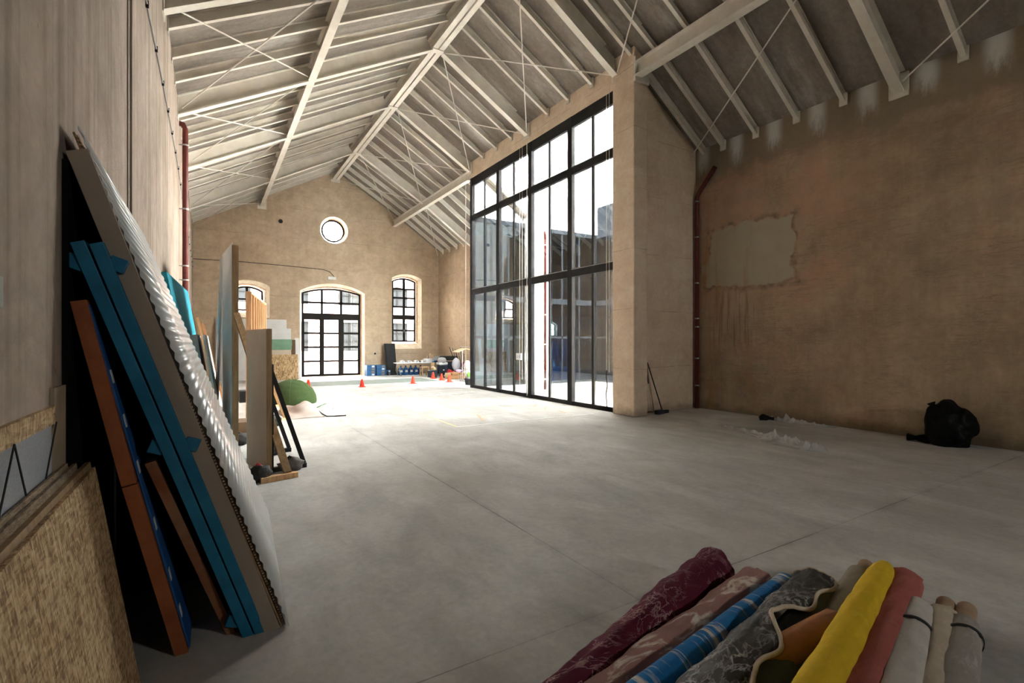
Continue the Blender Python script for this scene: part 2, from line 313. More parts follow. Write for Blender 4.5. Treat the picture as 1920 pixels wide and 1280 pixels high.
# ------------------------------------------------------------------ mesh helpers (drawing units; scaled to metres on build)
class MB:
    def __init__(s): s.v = []; s.f = []; s.mi = []
    def add(s, vs, fs, mi=0):
        o = len(s.v); s.v += [Vector(v) for v in vs]
        for f in fs: s.f.append([i+o for i in f]); s.mi.append(mi)
        return s
    def box(s, lo, hi, mi=0):
        x0, y0, z0 = lo; x1, y1, z1 = hi
        return s.add([(x0,y0,z0),(x1,y0,z0),(x1,y1,z0),(x0,y1,z0),(x0,y0,z1),(x1,y0,z1),(x1,y1,z1),(x0,y1,z1)],
                     [(0,3,2,1),(4,5,6,7),(0,1,5,4),(1,2,6,5),(2,3,7,6),(3,0,4,7)], mi)
    def cbox(s, c, sz, rz=0, mi=0):
        b = MB().box((-sz[0]/2, -sz[1]/2, 0), (sz[0]/2, sz[1]/2, sz[2])); R = Matrix.Rotation(rz, 3, 'Z')
        return s.add([R@v+Vector(c) for v in b.v], b.f, mi)
    def prof(s, poly, p, q, up=(0, 0, 1), mi=0):         # sweep a 2-D outline (side, up) from p to q
        p = Vector(p); q = Vector(q); d = (q-p).normalized(); r = d.cross(Vector(up)).normalized(); u = r.cross(d)
        n = len(poly); vs = [p+r*a+u*b for a, b in poly]+[q+r*a+u*b for a, b in poly]
        fs = [(i, (i+1) % n, n+(i+1) % n, n+i) for i in range(n)]
        if n <= 4: fs += [tuple(range(n))[::-1], tuple(range(n, 2*n))]
        else:
            tri = tessellate_polygon([[Vector((a, b, 0)) for a, b in poly]])
            fs += [tuple(t)[::-1] for t in tri]+[tuple(i+n for i in t) for t in tri]
        return s.add(vs, fs, mi)
    def bar(s, p, q, wd, ht, up=(0, 0, 1), mi=0):
        return s.prof([(-wd/2, -ht/2), (wd/2, -ht/2), (wd/2, ht/2), (-wd/2, ht/2)], p, q, up, mi)
    def ibeam(s, p, q, wd, dp, tf=.022, tw=.014, up=(0, 0, 1)):   # p,q on the underside of the lower flange
        a, b = wd/2, tw/2
        return s.prof([(-a,0),(a,0),(a,tf),(b,tf),(b,dp-tf),(a,dp-tf),(a,dp),(-a,dp),(-a,dp-tf),(-b,dp-tf),(-b,tf),(-a,tf)], p, q, up)
    def tube(s, pts, r, n=10, cap=True, mi=0):
        pts = [Vector(p) for p in pts]; rs = r if hasattr(r, '__len__') else [r]*len(pts); base = len(s.v); k = len(pts)
        prev = None
        for i, p in enumerate(pts):
            d = (pts[min(i+1, k-1)]-pts[max(i-1, 0)]).normalized()
            if prev is None: a = d.orthogonal().normalized()
            else: a = (prev-d*prev.dot(d)).normalized()
            prev = a; b = d.cross(a)
            for j in range(n):
                th = 2*math.pi*j/n; s.v.append(p+(a*math.cos(th)+b*math.sin(th))*rs[i])
        for i in range(k-1):
            for j in range(n):
                s.f.append([base+i*n+j, base+i*n+(j+1) % n, base+(i+1)*n+(j+1) % n, base+(i+1)*n+j]); s.mi.append(mi)
        if cap:
            s.f.append([base+j for j in range(n)][::-1]); s.f.append([base+(k-1)*n+j for j in range(n)]); s.mi += [mi, mi]
        return s
    def lathe(s, prof, c=(0, 0, 0), n=20, mi=0):
        base = len(s.v); c = Vector(c)
        for r, z in prof:
            for j in range(n):
                th = 2*math.pi*j/n; s.v.append(c+Vector((r*math.cos(th), r*math.sin(th), z)))
        for i in range(len(prof)-1):
            for j in range(n):
                s.f.append([base+i*n+j, base+i*n+(j+1) % n, base+(i+1)*n+(j+1) % n, base+(i+1)*n+j]); s.mi.append(mi)
        s.f.append([base+j for j in range(n)][::-1]); s.f.append([base+(len(prof)-1)*n+j for j in range(n)]); s.mi += [mi, mi]
        return s
    def slab(s, b0, b1, t1, t0, th, mi=0):               # leaning board: front face corners, thickness goes back
        q = [Vector(x) for x in (b0, b1, t1, t0)]; n = (q[1]-q[0]).cross(q[3]-q[0]).normalized()
        vs = q+[x-n*th for x in q]
        return s.add(vs, [(0,1,2,3),(7,6,5,4),(0,4,5,1),(1,5,6,2),(2,6,7,3),(3,7,4,0)], mi)
    def poly_plate(s, outer, holes, y0, y1, mi=0, mih=0, outers=None):   # XZ outline with holes, from y0 to y1; holes may shrink to 'outers'
        loops = [outer]+holes; back = [outer]+(outers or holes)
        tri = tessellate_polygon([[Vector((x, z, 0)) for x, z in l] for l in loops])
        fl = [p for l in loops for p in l]; bl = [p for l in back for p in l]; n = len(fl)
        s.add([(x, y0, z) for x, z in fl], [tuple(t) for t in tri], mi)
        s.add([(x, y1, z) for x, z in bl], [tuple(t)[::-1] for t in tri], mi)
        o = 0
        for li, l in enumerate(loops):
            k = len(l); vs = [(x, y0, z) for x, z in l]+[(x, y1, z) for x, z in back[li]]
            s.add(vs, [(i, (i+1) % k, k+(i+1) % k, k+i) for i in range(k)], mi if li == 0 else mih)
        return s
    def blob(s, c, rad, n=16, m=10, amp=.1, fr=3, seed=0, flat=True, mi=0):
        base = len(s.v); c = Vector(c)
        for i in range(m+1):
            ph = math.pi*i/m
            for j in range(n):
                th = 2*math.pi*j/n; d = Vector((math.sin(ph)*math.cos(th), math.sin(ph)*math.sin(th), math.cos(ph)))
                k = 1+amp*noise.noise(d*fr+Vector((seed*3.1, seed, 0)))
                p = Vector((d.x*rad[0]*k, d.y*rad[1]*k, d.z*rad[2]*k))
                if flat: p.z = max(p.z, -rad[2]*.85)
                s.v.append(c+p)
        for i in range(m):
            for j in range(n):
                s.f.append([base+i*n+j, base+(i+1)*n+j, base+(i+1)*n+(j+1) % n, base+i*n+(j+1) % n]); s.mi.append(mi)
        return s
    def build(s, name, m, parent=None, smooth=False, bevel=0):
        off = Vector(parent['base']) if parent is not None else Vector((0, 0, 0))
        me = bpy.data.meshes.new(name); me.from_pydata([tuple((v-off)*U) for v in s.v], [], s.f)
        for mm in (m if isinstance(m, (list, tuple)) else [m]): me.materials.append(mm)
        me.polygons.foreach_set('material_index', s.mi)
        if smooth: me.polygons.foreach_set('use_smooth', [True]*len(me.polygons))
        me.validate(); me.update()
        o = bpy.data.objects.new(name, me); COL.objects.link(o)
        if parent is not None: o.parent = parent; o['base'] = parent['base']
        else: o['base'] = (0., 0., 0.)
        if bevel:
            b = o.modifiers.new('bevel', 'BEVEL'); b.width = bevel*U; b.segments = 2; b.limit_method = 'ANGLE'
        return o
def tag(o, label, cat, group=None):
    o['label'] = label; o['category'] = cat
    if group: o['group'] = group
    return o
def thing(name, label, cat, base=(0, 0, 0), group=None):
    o = bpy.data.objects.new(name, None); COL.objects.link(o); o.location = Vector(base)*U; o['base'] = tuple(float(x) for x in base)
    o.empty_display_size = .1
    return tag(o, label, cat, group)
def struct(o): o['kind'] = 'structure'; return o
def copy_tree(o, base, parent=None):
    c = o.copy(); COL.objects.link(c)
    if parent is not None: c.parent = parent
    else: c.location = Vector(base)*U; c['base'] = tuple(float(x) for x in base)
    for ch in list(o.children): copy_tree(ch, base, c)
    return c
def solidify(o, t):
    m = o.modifiers.new('thickness', 'SOLIDIFY'); m.thickness = t*U; m.offset = 0

# ------------------------------------------------------------------ shell
XL, XR, XG, YG = -.52, 10.1, 7.82, 23.75
def deck(x):
    if x <= 5: return 6.46+(x-XL)*(9.47-6.46)/(5-XL)
    if x <= XG: return 9.47+(x-5)*(7.80-9.47)/(XG-5)
    return 7.80+(x-XG)*(6.22-7.80)/(XR-XG)
struct(MB().box((-1.1, -6.9, -.3), (XG, 24.35, 0)).box((XG, -6.9, -.3), (10.55, 8.25, 0)).box((XG, 15.5, -.3), (10.55, 24.35, 0)).build('floor', M_floor))
b = MB()
def roof(x0, x1, y0, y1):
    z0, z1 = deck(x0), deck(x1)
    b.add([(x0,y0,z0),(x1,y0,z1),(x1,y1,z1),(x0,y1,z0),(x0,y0,z0+.14),(x1,y0,z1+.14),(x1,y1,z1+.14),(x0,y1,z0+.14)],
          [(0,3,2,1),(4,5,6,7),(0,1,5,4),(1,2,6,5),(2,3,7,6),(3,0,4,7)])
roof(-1.1, 5, -6.9, 24.35); roof(5, XG+.3, -6.9, 24.35)
roof(XG+.3, 10.55, -6.9, 8.3); roof(XG+.3, 10.55, 15.4, 24.35)
ceiling = struct(b.build('ceiling', M_deck))
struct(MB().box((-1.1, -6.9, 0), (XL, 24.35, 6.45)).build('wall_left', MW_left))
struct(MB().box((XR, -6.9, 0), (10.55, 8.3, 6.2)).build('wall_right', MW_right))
# right-hand wall beyond the yard, with one small window opening
b = MB()
wy0, wy1, wz0, wz1 = 16.45, 18.1, 2.5, 3.17
b.box((XR, 15.75, 0), (10.9, wy0, 6.2)).box((XR, wy1, 0), (10.9, 24.35, 6.2)).box((XR, wy0, 0), (10.9, wy1, wz0)).box((XR, wy0, wz1), (10.9, wy1, 6.2))
struct(b.build('wall_right_far', MW_gable))

struct(MB().box((XG+.25, 7.97, 0), (10.3, 8.28, 6.3)).add([(XG+.25,7.97,6.3),(10.3,7.97,6.3),(10.3,7.97,6.08),(XG+.25,7.97,deck(XG+.25)), (XG+.25,8.28,6.3),(10.3,8.28,6.3),(10.3,8.28,6.08),(XG+.25,8.28,deck(XG+.25))],
       [(0,1,2,3),(7,6,5,4),(3,2,6,7),(0,3,7,4)]).build('wall_return', MW_conc))
pier = struct(MB().box((7.68, 7.62, 0), (8.09, 8.27, 7.86)).build('wall_pier', MW_conc, bevel=.02))
struct(MB().box((XG-.05, 8.27, 7.25), (XG+.25, 15.55, 7.85)).build('wall_lintel', MW_conc))
# pale vertical strips beside the pier
b = MB()
for z0, z1 in ((5.9, 7.1), (3.75, 5.6), (.28, 3.3)): b.box((8.09, 7.945, z0), (8.115, 7.975, z1))
struct(b.build('trim_1', mat('pale_vertical_strip', (.75, .68, .58), None)))
struct(MB().box((XL-.01, 4.7, 2.2), (XL+.008, 4.78, 6.3)).box((XL-.01, 4.84, 2.2), (XL+.016, 4.88, 6.3)).build('trim_2', mat('stained_channel', (.2, .16, .125), (.27, .215, .165), 4, .9, stretch=(1, 1, .2))))

# ---- gable wall
def arc(x0, x1, zs, zc, n=12):
    h = zc-zs; c = (x1-x0)/2; R = (c*c+h*h)/(2*h); xm = (x0+x1)/2; a = math.asin(c/R)
    return [(xm+R*math.sin(a-2*a*i/n), zc-R+R*math.cos(a-2*a*i/n)) for i in range(n+1)]
def arch(x0, x1, z0, zs, zc): return [(x0, z0), (x1, z0)]+arc(x0, x1, zs, zc)
def circ(cx, cz, r, n=32): return [(cx+r*math.cos(2*math.pi*i/n), cz+r*math.sin(2*math.pi*i/n)) for i in range(n)]
in_d, fr_d = arch(3.48, 6.34, .0005, 3.86, 4.25), arch(3.62, 6.24, .0005, 3.84, 4.06)
in_r, fr_r = arch(7.66, 9.18, 1.24, 4.72, 4.93), arch(7.80, 9.02, 1.58, 4.62, 4.78)
in_l, fr_l = arch(.62, 2.27, 2.62, 3.97, 4.2), arch(.79, 2.05, 2.92, 3.78, 3.98)
in_o, fr_o = circ(4.95, 6.71, .62), circ(4.98, 6.75, .52)
outer = [(-1.1, 0), (10.55, 0), (10.55, 6.0), (XG, 7.8), (5, 9.47), (-1.1, 6.1)]
def mid(a, b, k=.55): return [(p[0]*(1-k)+q[0]*k, p[1]*(1-k)+q[1]*k) for p, q in zip(a, b)]
ins = [in_d, in_r, in_l, in_o]; frs = [fr_d, fr_r, fr_l, fr_o]; mids = [mid(a, c) for a, c in zip(ins, frs)]
b = MB().poly_plate(outer, ins, YG, YG+.3, 0, 1, mids).poly_plate(outer, mids, YG+.3, YG+.6, 0, 2, frs)
struct(b.build('wall_far', [MW_gable, M_reveal, M_brick]))
struct(MB().poly_plate(outer, [[(x+4.6, z) for x, z in fr_l]], -6.9, -6.3, 0, 1).build('wall_back', [MW_gable, M_reveal]))

def inset(loop, d):
    cx = sum(p[0] for p in loop)/len(loop); out = []
    n = len(loop)
    for i, p in enumerate(loop):
        a = Vector(loop[i-1]); q = Vector(p); c = Vector(loop[(i+1) % n])
        e1 = (q-a).normalized(); e2 = (c-q).normalized(); n1 = Vector((-e1.y, e1.x)); n2 = Vector((-e2.y, e2.x)); m_ = (n1+n2)
        m_ = m_.normalized()*(d/max(.35, m_.normalized().dot(n1))); out.append((q.x+m_.x, q.y+m_.y))
    return out
def ring(name, loop, d, y0, y1, parent, m=M_frameb):
    return MB().poly_plate(loop, [inset(loop, d)], y0, y1).build(name, m, parent)
def setp(name):
    o = bpy.data.objects.new(name, None); COL.objects.link(o); o['base'] = (0., 0., 0.); return struct(o)
def bars(parent, name, rects, y0, y1, m=M_frameb):
    for x0, z0, x1, z1 in rects: MB().box((x0, y0, z0), (x1, y1, z1)).build(name, m, parent)
def pane_loop(parent, loop, y): MB().poly_plate(loop, [], y, y+.01).build('pane', M_glass, parent)
FY = 24.17
d1 = setp('door_1'); ring('frame', fr_d, .08, FY, FY+.09, d1)
bars(d1, 'transom', [(3.68, 2.66, 6.18, 2.9)], FY-.01, FY+.1)
bars(d1, 'mullion', [(4.42, .05, 4.56, 2.66), (5.26, .05, 5.44, 2.66)], FY-.01, FY+.08)
bars(d1, 'glazing_bar', [(4.44, 2.9, 4.54, 3.97), (5.3, 2.9, 5.4, 3.97), (3.68, 3.345, 6.18, 3.435)], FY, FY+.06)
for xa, xb in ((3.68, 4.44), (4.54, 5.28), (5.42, 6.18)):
    lf = MB().box((xa, FY, .05), (xa+.05, FY+.07, 2.66)).box((xb-.05, FY, .05), (xb, FY+.07, 2.66)).box((xa+.05, FY, .05), (xb-.05, FY+.07, .1)).box((xa+.05, FY, 2.6), (xb-.05, FY+.07, 2.66)).build('leaf', M_frameb, d1)
    bars(lf, 'glazing_bar', [(xa+.05, z-.045, xb-.05, z+.045) for z in (.69, 1.34, 1.98)], FY, FY+.06)
    for z0, z1 in ((.1, .672), (.708, 1.322), (1.358, 1.962), (1.998, 2.6)):
        MB().box((xa+.05, FY+.02, z0), (xb-.05, FY+.03, z1)).build('pane', M_glass, lf)
pane_loop(d1, [(3.68, 2.9), (6.18, 2.9)]+arc(3.68, 6.18, 3.83, 4.0), FY+.03)
w1 = setp('window_2'); ring('frame', fr_r, .075, FY, FY+.08, w1)
bars(w1, 'transom', [(7.85, 2.7, 8.97, 2.93)], FY-.01, FY+.09); bars(w1, 'mullion', [(8.35, 1.63, 8.47, 2.7), (8.35, 2.93, 8.47, 4.73)], FY, FY+.08)
bars(w1, 'glazing_bar', [(xa, z-.045, xb, z+.045) for z in (2.15, 3.33, 3.78, 4.22) for xa, xb in ((7.85, 8.375), (8.445, 8.97))], FY, FY+.06)
pane_loop(w1, arch(7.84, 8.98, 1.62, 4.6, 4.74), FY+.03)
MB().box((8.4, FY-.03, 2.05), (8.42, FY-.01, 2.2)).build('handle', M_chrome, w1)
w3 = setp('window_3'); ring('frame', fr_l, .075, FY, FY+.08, w3); bars(w3, 'mullion', [(1.37, 2.97, 1.47, 3.93)], FY, FY+.08)
bars(w3, 'glazing_bar', [(.84, 3.385, 1.37, 3.455), (1.47, 3.385, 2.0, 3.455)], FY, FY+.06); pane_loop(w3, arch(.83, 2.01, 2.96, 3.76, 3.94), FY+.03)
w9 = setp('window_added_back'); ring('frame', [(x+4.6, z) for x, z in fr_l], .05, -6.7, -6.62, w9); bars(w9, 'mullion', [(5.99, 2.97, 6.05, 3.93)], -6.7, -6.62); pane_loop(w9, [(x+4.6, z) for x, z in arch(.83, 2.01, 2.96, 3.76, 3.94)], -6.66)  # added window behind the camera, unseen, brightens the foreground
w4 = setp('window_4'); ring('frame', fr_o, .07, FY, FY+.08, w4, M_frameb); pane_loop(w4, circ(4.98, 6.75, .48), FY+.03)

# ---- the big glazed screen on the yard side
w0 = setp('window_1')
YM = [15.5, 13.6, 11.77, 9.945, 8.27]; ZT = [(3.22, 3.42), (5.78, 5.98)]
X0, X1 = XG-.04, XG+.05
for y in YM[1:-1]: MB().box((X0, y-.09, .0), (X0+.11, y+.09, 7.25)).build('mullion', M_frame, w0, bevel=.008)
MB().box((X0, 15.37, 0), (X0+.11, 15.52, 7.25)).build('mullion', M_frame, w0); MB().box((X0, 8.27, 0), (X0+.11, 8.33, 7.25)).build('mullion', M_frame, w0)
edges = [(15.37, 13.69), (13.51, 11.86), (11.68, 10.035), (9.855, 8.33)]
zb = [(.1, 3.22), (3.42, 5.78), (5.98, 6.97)]
for ya, yb in edges:
    yc = (ya+yb)/2
    MB().box((X0+.02, yb, 0), (X1, ya, .1)).build('sill_rail', M_frame, w0)
    tr = MB().box((X0+.01, yb, 6.97), (X1, ya, 7.25)).build('head_rail', M_frame, w0)
    for z0, z1 in ZT:
        tr = MB().box((X0+.005, yb, z0), (X1, ya, z1)).build('transom', M_frame, w0)
        MB().box((X0-.012, yb, z1-.02), (X0+.005, ya, z1-.008)).build('transom_bead', M_chrome, tr)
    for z0, z1 in zb:
        MB().box((X0+.03, yc-.036, z0), (X1-.02, yc+.036, z1)).build('glazing_bar', M_frame, w0)
        for a, c in ((ya, yc+.036), (yc-.036, yb)):
            MB().box((XG+.02, c, z0), (XG+.03, a, z1)).build('pane', M_glass, w0)

# ---- roof steelwork, children of the ceiling
RAF = [-4.9, -.6, 3.8, 8.2, 11.85, 15.45, 19.95]
JST = [-5.6, -4.1, -3.2, -2.3, -1.45, .3, 1.2, 2.1, 2.95, 4.67, 5.53, 6.4, 7.2, 9.05, 9.95, 10.85, 12.7, 13.6, 14.5, 16.35, 17.25, 18.15, 19.05, 20.75, 21.55, 22.35, 23.15]
RD, JD = .41, .19
def foot(y): return XG-.08 if 8.0 < y < 15.6 else XR-.02
def sloped(kind, y, wd, dp, sec_dp):
    o1 = MB().ibeam((XL, y, deck(XL)-dp), (4.86, y, deck(4.86)-dp), wd, sec_dp).build(kind, M_steel, ceiling)
    xe = foot(y)
    segs = [(5.14, min(xe, XG))]+([(XG, xe)] if xe > XG else [])
    bb = MB()
    for xa, xb in segs: bb.ibeam((xa, y, deck(xa)-dp), (xb, y, deck(xb)-dp), wd, sec_dp)
    o2 = bb.build(kind, M_steel, ceiling)
    h = .16 if kind == 'joist' else .34
    MB().box((xe-.02, y-wd*.9, deck(xe)-dp-.06), (xe+.015, y+wd*.9, deck(xe)-dp+h)).build('mounting_plate', M_steel, o2)
    MB().box((XL-.01, y-wd*.9, deck(XL)-dp-.05), (XL+.02, y+wd*.9, deck(XL)-dp+h)).build('mounting_plate', M_steel, o1)
for y in RAF: sloped('rafter', y, .16, RD, .355)
for y in JST: sloped('joist', y, .075, JD, .165)
MB().ibeam((5.14, 7.72, deck(5.14)-JD), (XG, 7.72, deck(XG)-JD), .075, .165).ibeam((XG, 7.72, deck(XG)-JD), (XR-.03, 7.72, deck(XR-.03)-JD), .075, .165).build('joist', M_steel, ceiling)
def chan(x, y0, y1, z, flip, wd=.13, dp=.38):
    a = wd if flip else -wd
    pr = [(0,0),(a,0),(a,.022),(.014*(1 if flip else -1),.022),(.014*(1 if flip else -1),dp-.022),(a,dp-.022),(a,dp),(0,dp)]
    return MB().prof(pr, (x, y0, z), (x, y1, z))
chan(4.98, -6.3, YG, 9.03, False).build('ridge_beam', M_steel, ceiling); chan(5.02, -6.3, YG, 9.03, True).build('ridge_beam', M_steel, ceiling)
for y in RAF: MB().box((4.84, y-.09, 9.012), (5.16, y+.09, 9.03)).build('joint_plate', M_steel, ceiling)
MB().box((4.8, YG-.03, 8.92), (5.2, YG, 9.36)).build('mounting_plate', M_steel, ceiling)
xp = 1.97; zp = deck(xp)-RD-.02
MB().ibeam((xp, -6.3, zp), (xp, YG, zp), .14, .34).build('purlin', M_steel, ceiling)
MB().box((xp-.17, YG-.03, zp-.12), (xp+.17, YG, zp+.3)).build('mounting_plate', M_steel, ceiling)
zq = 7.2
MB().ibeam((XG-.06, -6.3, zq), (XG-.06, 7.6, zq), .2, .3).build('purlin', M_steel, ceiling)
MB().box((XG-.14, 7.575, zq-.1), (XG+.27, 7.62, zq+.42)).build('mounting_plate', M_steel, ceiling)
MB().ibeam((XG-.06, 15.5, zq), (XG-.06, YG, zq), .17, .3).build('purlin', M_steel, ceiling)
def rod(p, q, r=.014): MB().tube([p, q], r, 6).build('brace_rod', M_rod, ceiling)
def zr(x, k=.3): return deck(x)-k
lv = RAF+[23.7]
for i in range(len(lv)-1):
    ya, yb = lv[i]+.08, lv[i+1]-.08
    xa, xb = XL+.08, xp-.08
    rod((xa, ya, zr(xa)), (xb, yb, zr(xb))); rod((xa, yb, zr(xa)), (xb, ya, zr(xb)))
    xa, xb = 5.2, XG-.14
    if lv[i] < 7: xb = XG-.14
    rod((xa, yb, zr(xa, .36)), (xb, ya, zr(xb, .36))); rod((xa, ya, zr(xa, .36)), (xb, yb, zr(xb, .36)))
    if not 8 < (ya+yb)/2 < 15.6: rod((XR-.1, yb, zr(XR-.1)), (XG+.1, ya, zr(XG+.1)))

# ------------------------------------------------------------------ outside: yard, neighbour, street
struct(MB().box((XG+.09, 8.28, -.7), (40, 15.55, -.45)).build('ground_yard', M_gravel))
struct(MB().box((-30, 24.35, -.35), (45, 60, -.02)).build('ground_street', M_street))
struct(MB().box((-30, -40, -.35), (45, -6.9, -.02)).build('ground_back', M_street))
YN, XE = 15.6, 13.54
struct(MB().box((XG+.09, YN-.06, -.5), (XE+.3, YN+.2, -.03)).box((XE-.06, 8.3, -.5), (XE+.2, YN-.06, -.03)).build('trim_3', M_kerb))
struct(MB().box((10.1, YN-.32, -.45), (10.98, YN+.15, 7.2)).build('wall_yard_pier', MW_out))
pp = thing('downpipe', 'brick red downpipe on the white pier in the glazed yard', 'pipe', (10.75, YN-.38, -.2))
MB().tube([(10.75, YN-.39, -.2), (10.75, YN-.39, 5.6), (10.75, YN-.33, 5.72)], .045, 12).build('pipe', M_pipe_out, pp, True)
for z in (.2, 1.5, 2.6, 3.9, 5.2): MB().lathe([(.056, -.02), (.056, .02)], (10.75, YN-.39, z), 12).build('pipe_clip', M_kerb, pp)
def facade(name, axis, a0, a1, pos, ztop, cols, upper=False, m=M_glass_yard, topband=True):
    o = setp(name)
    def bx(nm, lo, hi, t0, t1, mm):
        l, h = (lo, hi)
        if axis == 'x': return MB().box((l[0], pos+t0, l[1]), (h[0], pos+t1, h[1])).build(nm, mm, o)
        return MB().box((pos+t0, l[0], l[1]), (pos+t1, h[0], h[1])).build(nm, mm, o)
    bx('floor_band', (a0, 3.05), (a1, 3.25), -.03, .12, M_yardframe); bx('transom', (a0, 1.72), (a1, 1.8), 0, .06, M_yardframe)
    bx('bottom_rail', (a0, -.03), (a1, .06), 0, .06, M_yardframe); bx('top_rail', (a0, ztop-.16), (a1, ztop), -.03, .12, M_yardframe)
    xs = [a0+(a1-a0)*i/cols for i in range(cols+1)]
    for x in xs: bx('mullion', (x-.03, 0), (x+.03, ztop-.16), 0, .07, M_yardframe)
    for i in range(cols):
        for z0, z1 in ((.06, 1.72), (1.8, 3.05), (3.25, ztop-.16)):
            bx('pane', (xs[i]+.03, z0), (xs[i+1]-.03, z1), .02, .03, m)
    return o
f1 = facade('window_5', 'x', XG+.14, 10.1, YN, 6.0, 3, m=M_glass_return)
# upper reflective lights of the return screen, following the roof edge
bb = MB().add([(XG+.14, YN+.02, 6.0), (10.1, YN+.02, 6.0), (10.1, YN+.02, 6.2), (XG+.14, YN+.02, deck(XG+.14)), (XG+.14, YN+.03, 6.0), (10.1, YN+.03, 6.0), (10.1, YN+.03, 6.2), (XG+.14, YN+.03, deck(XG+.14))],
          [(0,1,2,3),(7,6,5,4),(0,4,5,1),(3,2,6,7),(1,5,6,2),(0,3,7,4)])
bb.build('upper_pane', M_glass_sky, f1)
facade('window_6', 'x', 10.98, XE, YN, 5.95, 3)
facade('window_7', 'y', 8.3, YN, XE, 5.95, 5)
struct(MB().box((XE+.25, 8.3, 5.95), (XE+.6, YN+.2, 7.15)).build('wall_yard_upper', M_yarddark))
# room behind the far yard glass
struct(MB().box((10.9, YN+.12, -.1), (20, 22.5, 0)).build('floor_neighbour', M_grey))
struct(MB().box((10.9, YN+.1, 5.8), (20, 22.5, 5.95)).box((10.9, YN+.12, 3.0), (20, 22.5, 3.2)).build('ceiling_neighbour', M_yarddark))
nw = arch(15.35, 16.35, 1.9, 2.5, 2.7)
struct(MB().poly_plate([(10.9, 0), (20, 0), (20, 5.95), (10.9, 5.95)], [nw], 22.0, 22.3, 0, 1).build('wall_neighbour_far', [M_roombeige, M_reveal]))
w8 = setp('window_8'); ring('frame', nw, .05, 22.2, 22.26, w8); bars(w8, 'glazing_bar', [(15.83, 1.95, 15.87, 2.66), (15.4, 2.24, 16.3, 2.28)], 22.2, 22.25)
struct(MB().box((20, 8, 0), (20.2, 22.5, 5.95)).box((13.9, 8.1, 0), (20, 8.3, 5.95)).box((XE+.07, 8.3, -.1), (20, YN+.1, -.02)).box((XE+.07, 8.3, 5.8), (20, YN+.1, 5.95)).box((XE+.1, 8.3, 3.0), (20, YN+.1, 3.2)).build('wall_neighbour_right', M_roombeige))
t = thing('clothes_rail', 'deep blue garments on a rail behind the yard glass', 'clothes rail', (12.9, 17.4, 0))
MB().tube([(12.2, 17.4, 0), (12.2, 17.4, 1.7), (13.9, 17.4, 1.7), (13.9, 17.4, 0)], .02, 8).build('rail', M_chrome, t)
for i in range(9): MB().cbox((12.3+.17*i, 17.4, .75+.05*(i % 3)), (.11, .4, .9-.05*(i % 3)), .2*math.sin(i*2.1)).build('garment', M_bluecab, t)
t = thing('work_bench', 'dark blue bench full of small pots behind the yard glass', 'bench', (12.6, 16.6, 0))
MB().cbox((12.6, 16.7, .5), (1.6, .5, .06)).build('top', M_bluecab, t); MB().cbox((12.6, 16.75, 0), (1.5, .4, .5)).build('cabinet', M_bluecab, t)
for i in range(7): MB().lathe([(.04, .56), (.055, .6), (.05, .7), (.03, .72+.12*(i % 3))], (12.0+.19*i, 16.65, 0), 10).build('pot', M_white if i % 2 else M_navy, t)
for i, (x, y, col) in enumerate(((13.0, 9.8, None), (12.5, 11.5, None), (11.2, 14.9, None))):
    bb = MB()
    for k in range(26):
        a = random.random()*6.28; l = .12+.16*random.random(); px_, py_ = x+random.uniform(-.3, .3), y+random.uniform(-.15, .15)
        bb.add([(px_-.012, py_, -.45), (px_+.012, py_, -.45), (px_+l*.5*math.cos(a), py_+l*.5*math.sin(a), -.45+l)], [(0, 1, 2)])
    o = bb.build('weed_tuft', M_greenp); tag(o, ['weed tuft in the gravel nearest the concrete pier', 'weed tuft in the middle of the gravel yard', 'weed tuft at the foot of the white yard pier'][i], 'weed', 'weeds in the yard gravel')
# street facade
sf = thing('street_building', 'pale pink building across the street seen through the glazed doors', 'building', (3, 37, 0))
hol = []
for cx in (-10, -6.4, -2.8, .8, 4.4, 8.0, 11.6, 15.2, 18.8):
    hol += [[(cx, .9), (cx+1.6, .9), (cx+1.6, 3.0), (cx, 3.0)], arch(cx, cx+1.6, 4.2, 5.5, 5.75)]
MB().poly_plate([(-14, -.02), (24, -.02), (24, 7.6), (-14, 7.6)], hol, 37, 37.3).build('wall', M_pinkfac, sf)
MB().box((-14, 36.95, .05), (24, 37, .5)).build('plinth', mat('rose_plinth', (.6, .42, .38), None), sf)
MB().box((-14, 36.93, 3.5), (24, 37, 3.62)).build('cornice', M_pinkfac, sf); MB().box((-14, 36.8, 7.5), (24, 37.4, 7.7)).build('cornice', M_pinkfac, sf)
for h in hol:
    x0, x1, z0, z1 = h[0][0], h[1][0], h[0][1], max(p[1] for p in h)
    f = MB().box((x0, 37.2, z0), (x1, 37.23, z1)).build('window', mat('street_window', (.012, .013, .014), None, rough=1, spec=0) if 'street_window' not in bpy.data.materials else bpy.data.materials['street_window'], sf)
    MB().box((x0+.77, 37.1, z0), (x0+.83, 37.2, z1)).box((x0, 37.1, z0+.7), (x1, 37.2, z0+.75)).box((x0, 37.1, z0+1.3), (x1, 37.2, z0+1.34)).build('window_bar', M_blackboard, f)

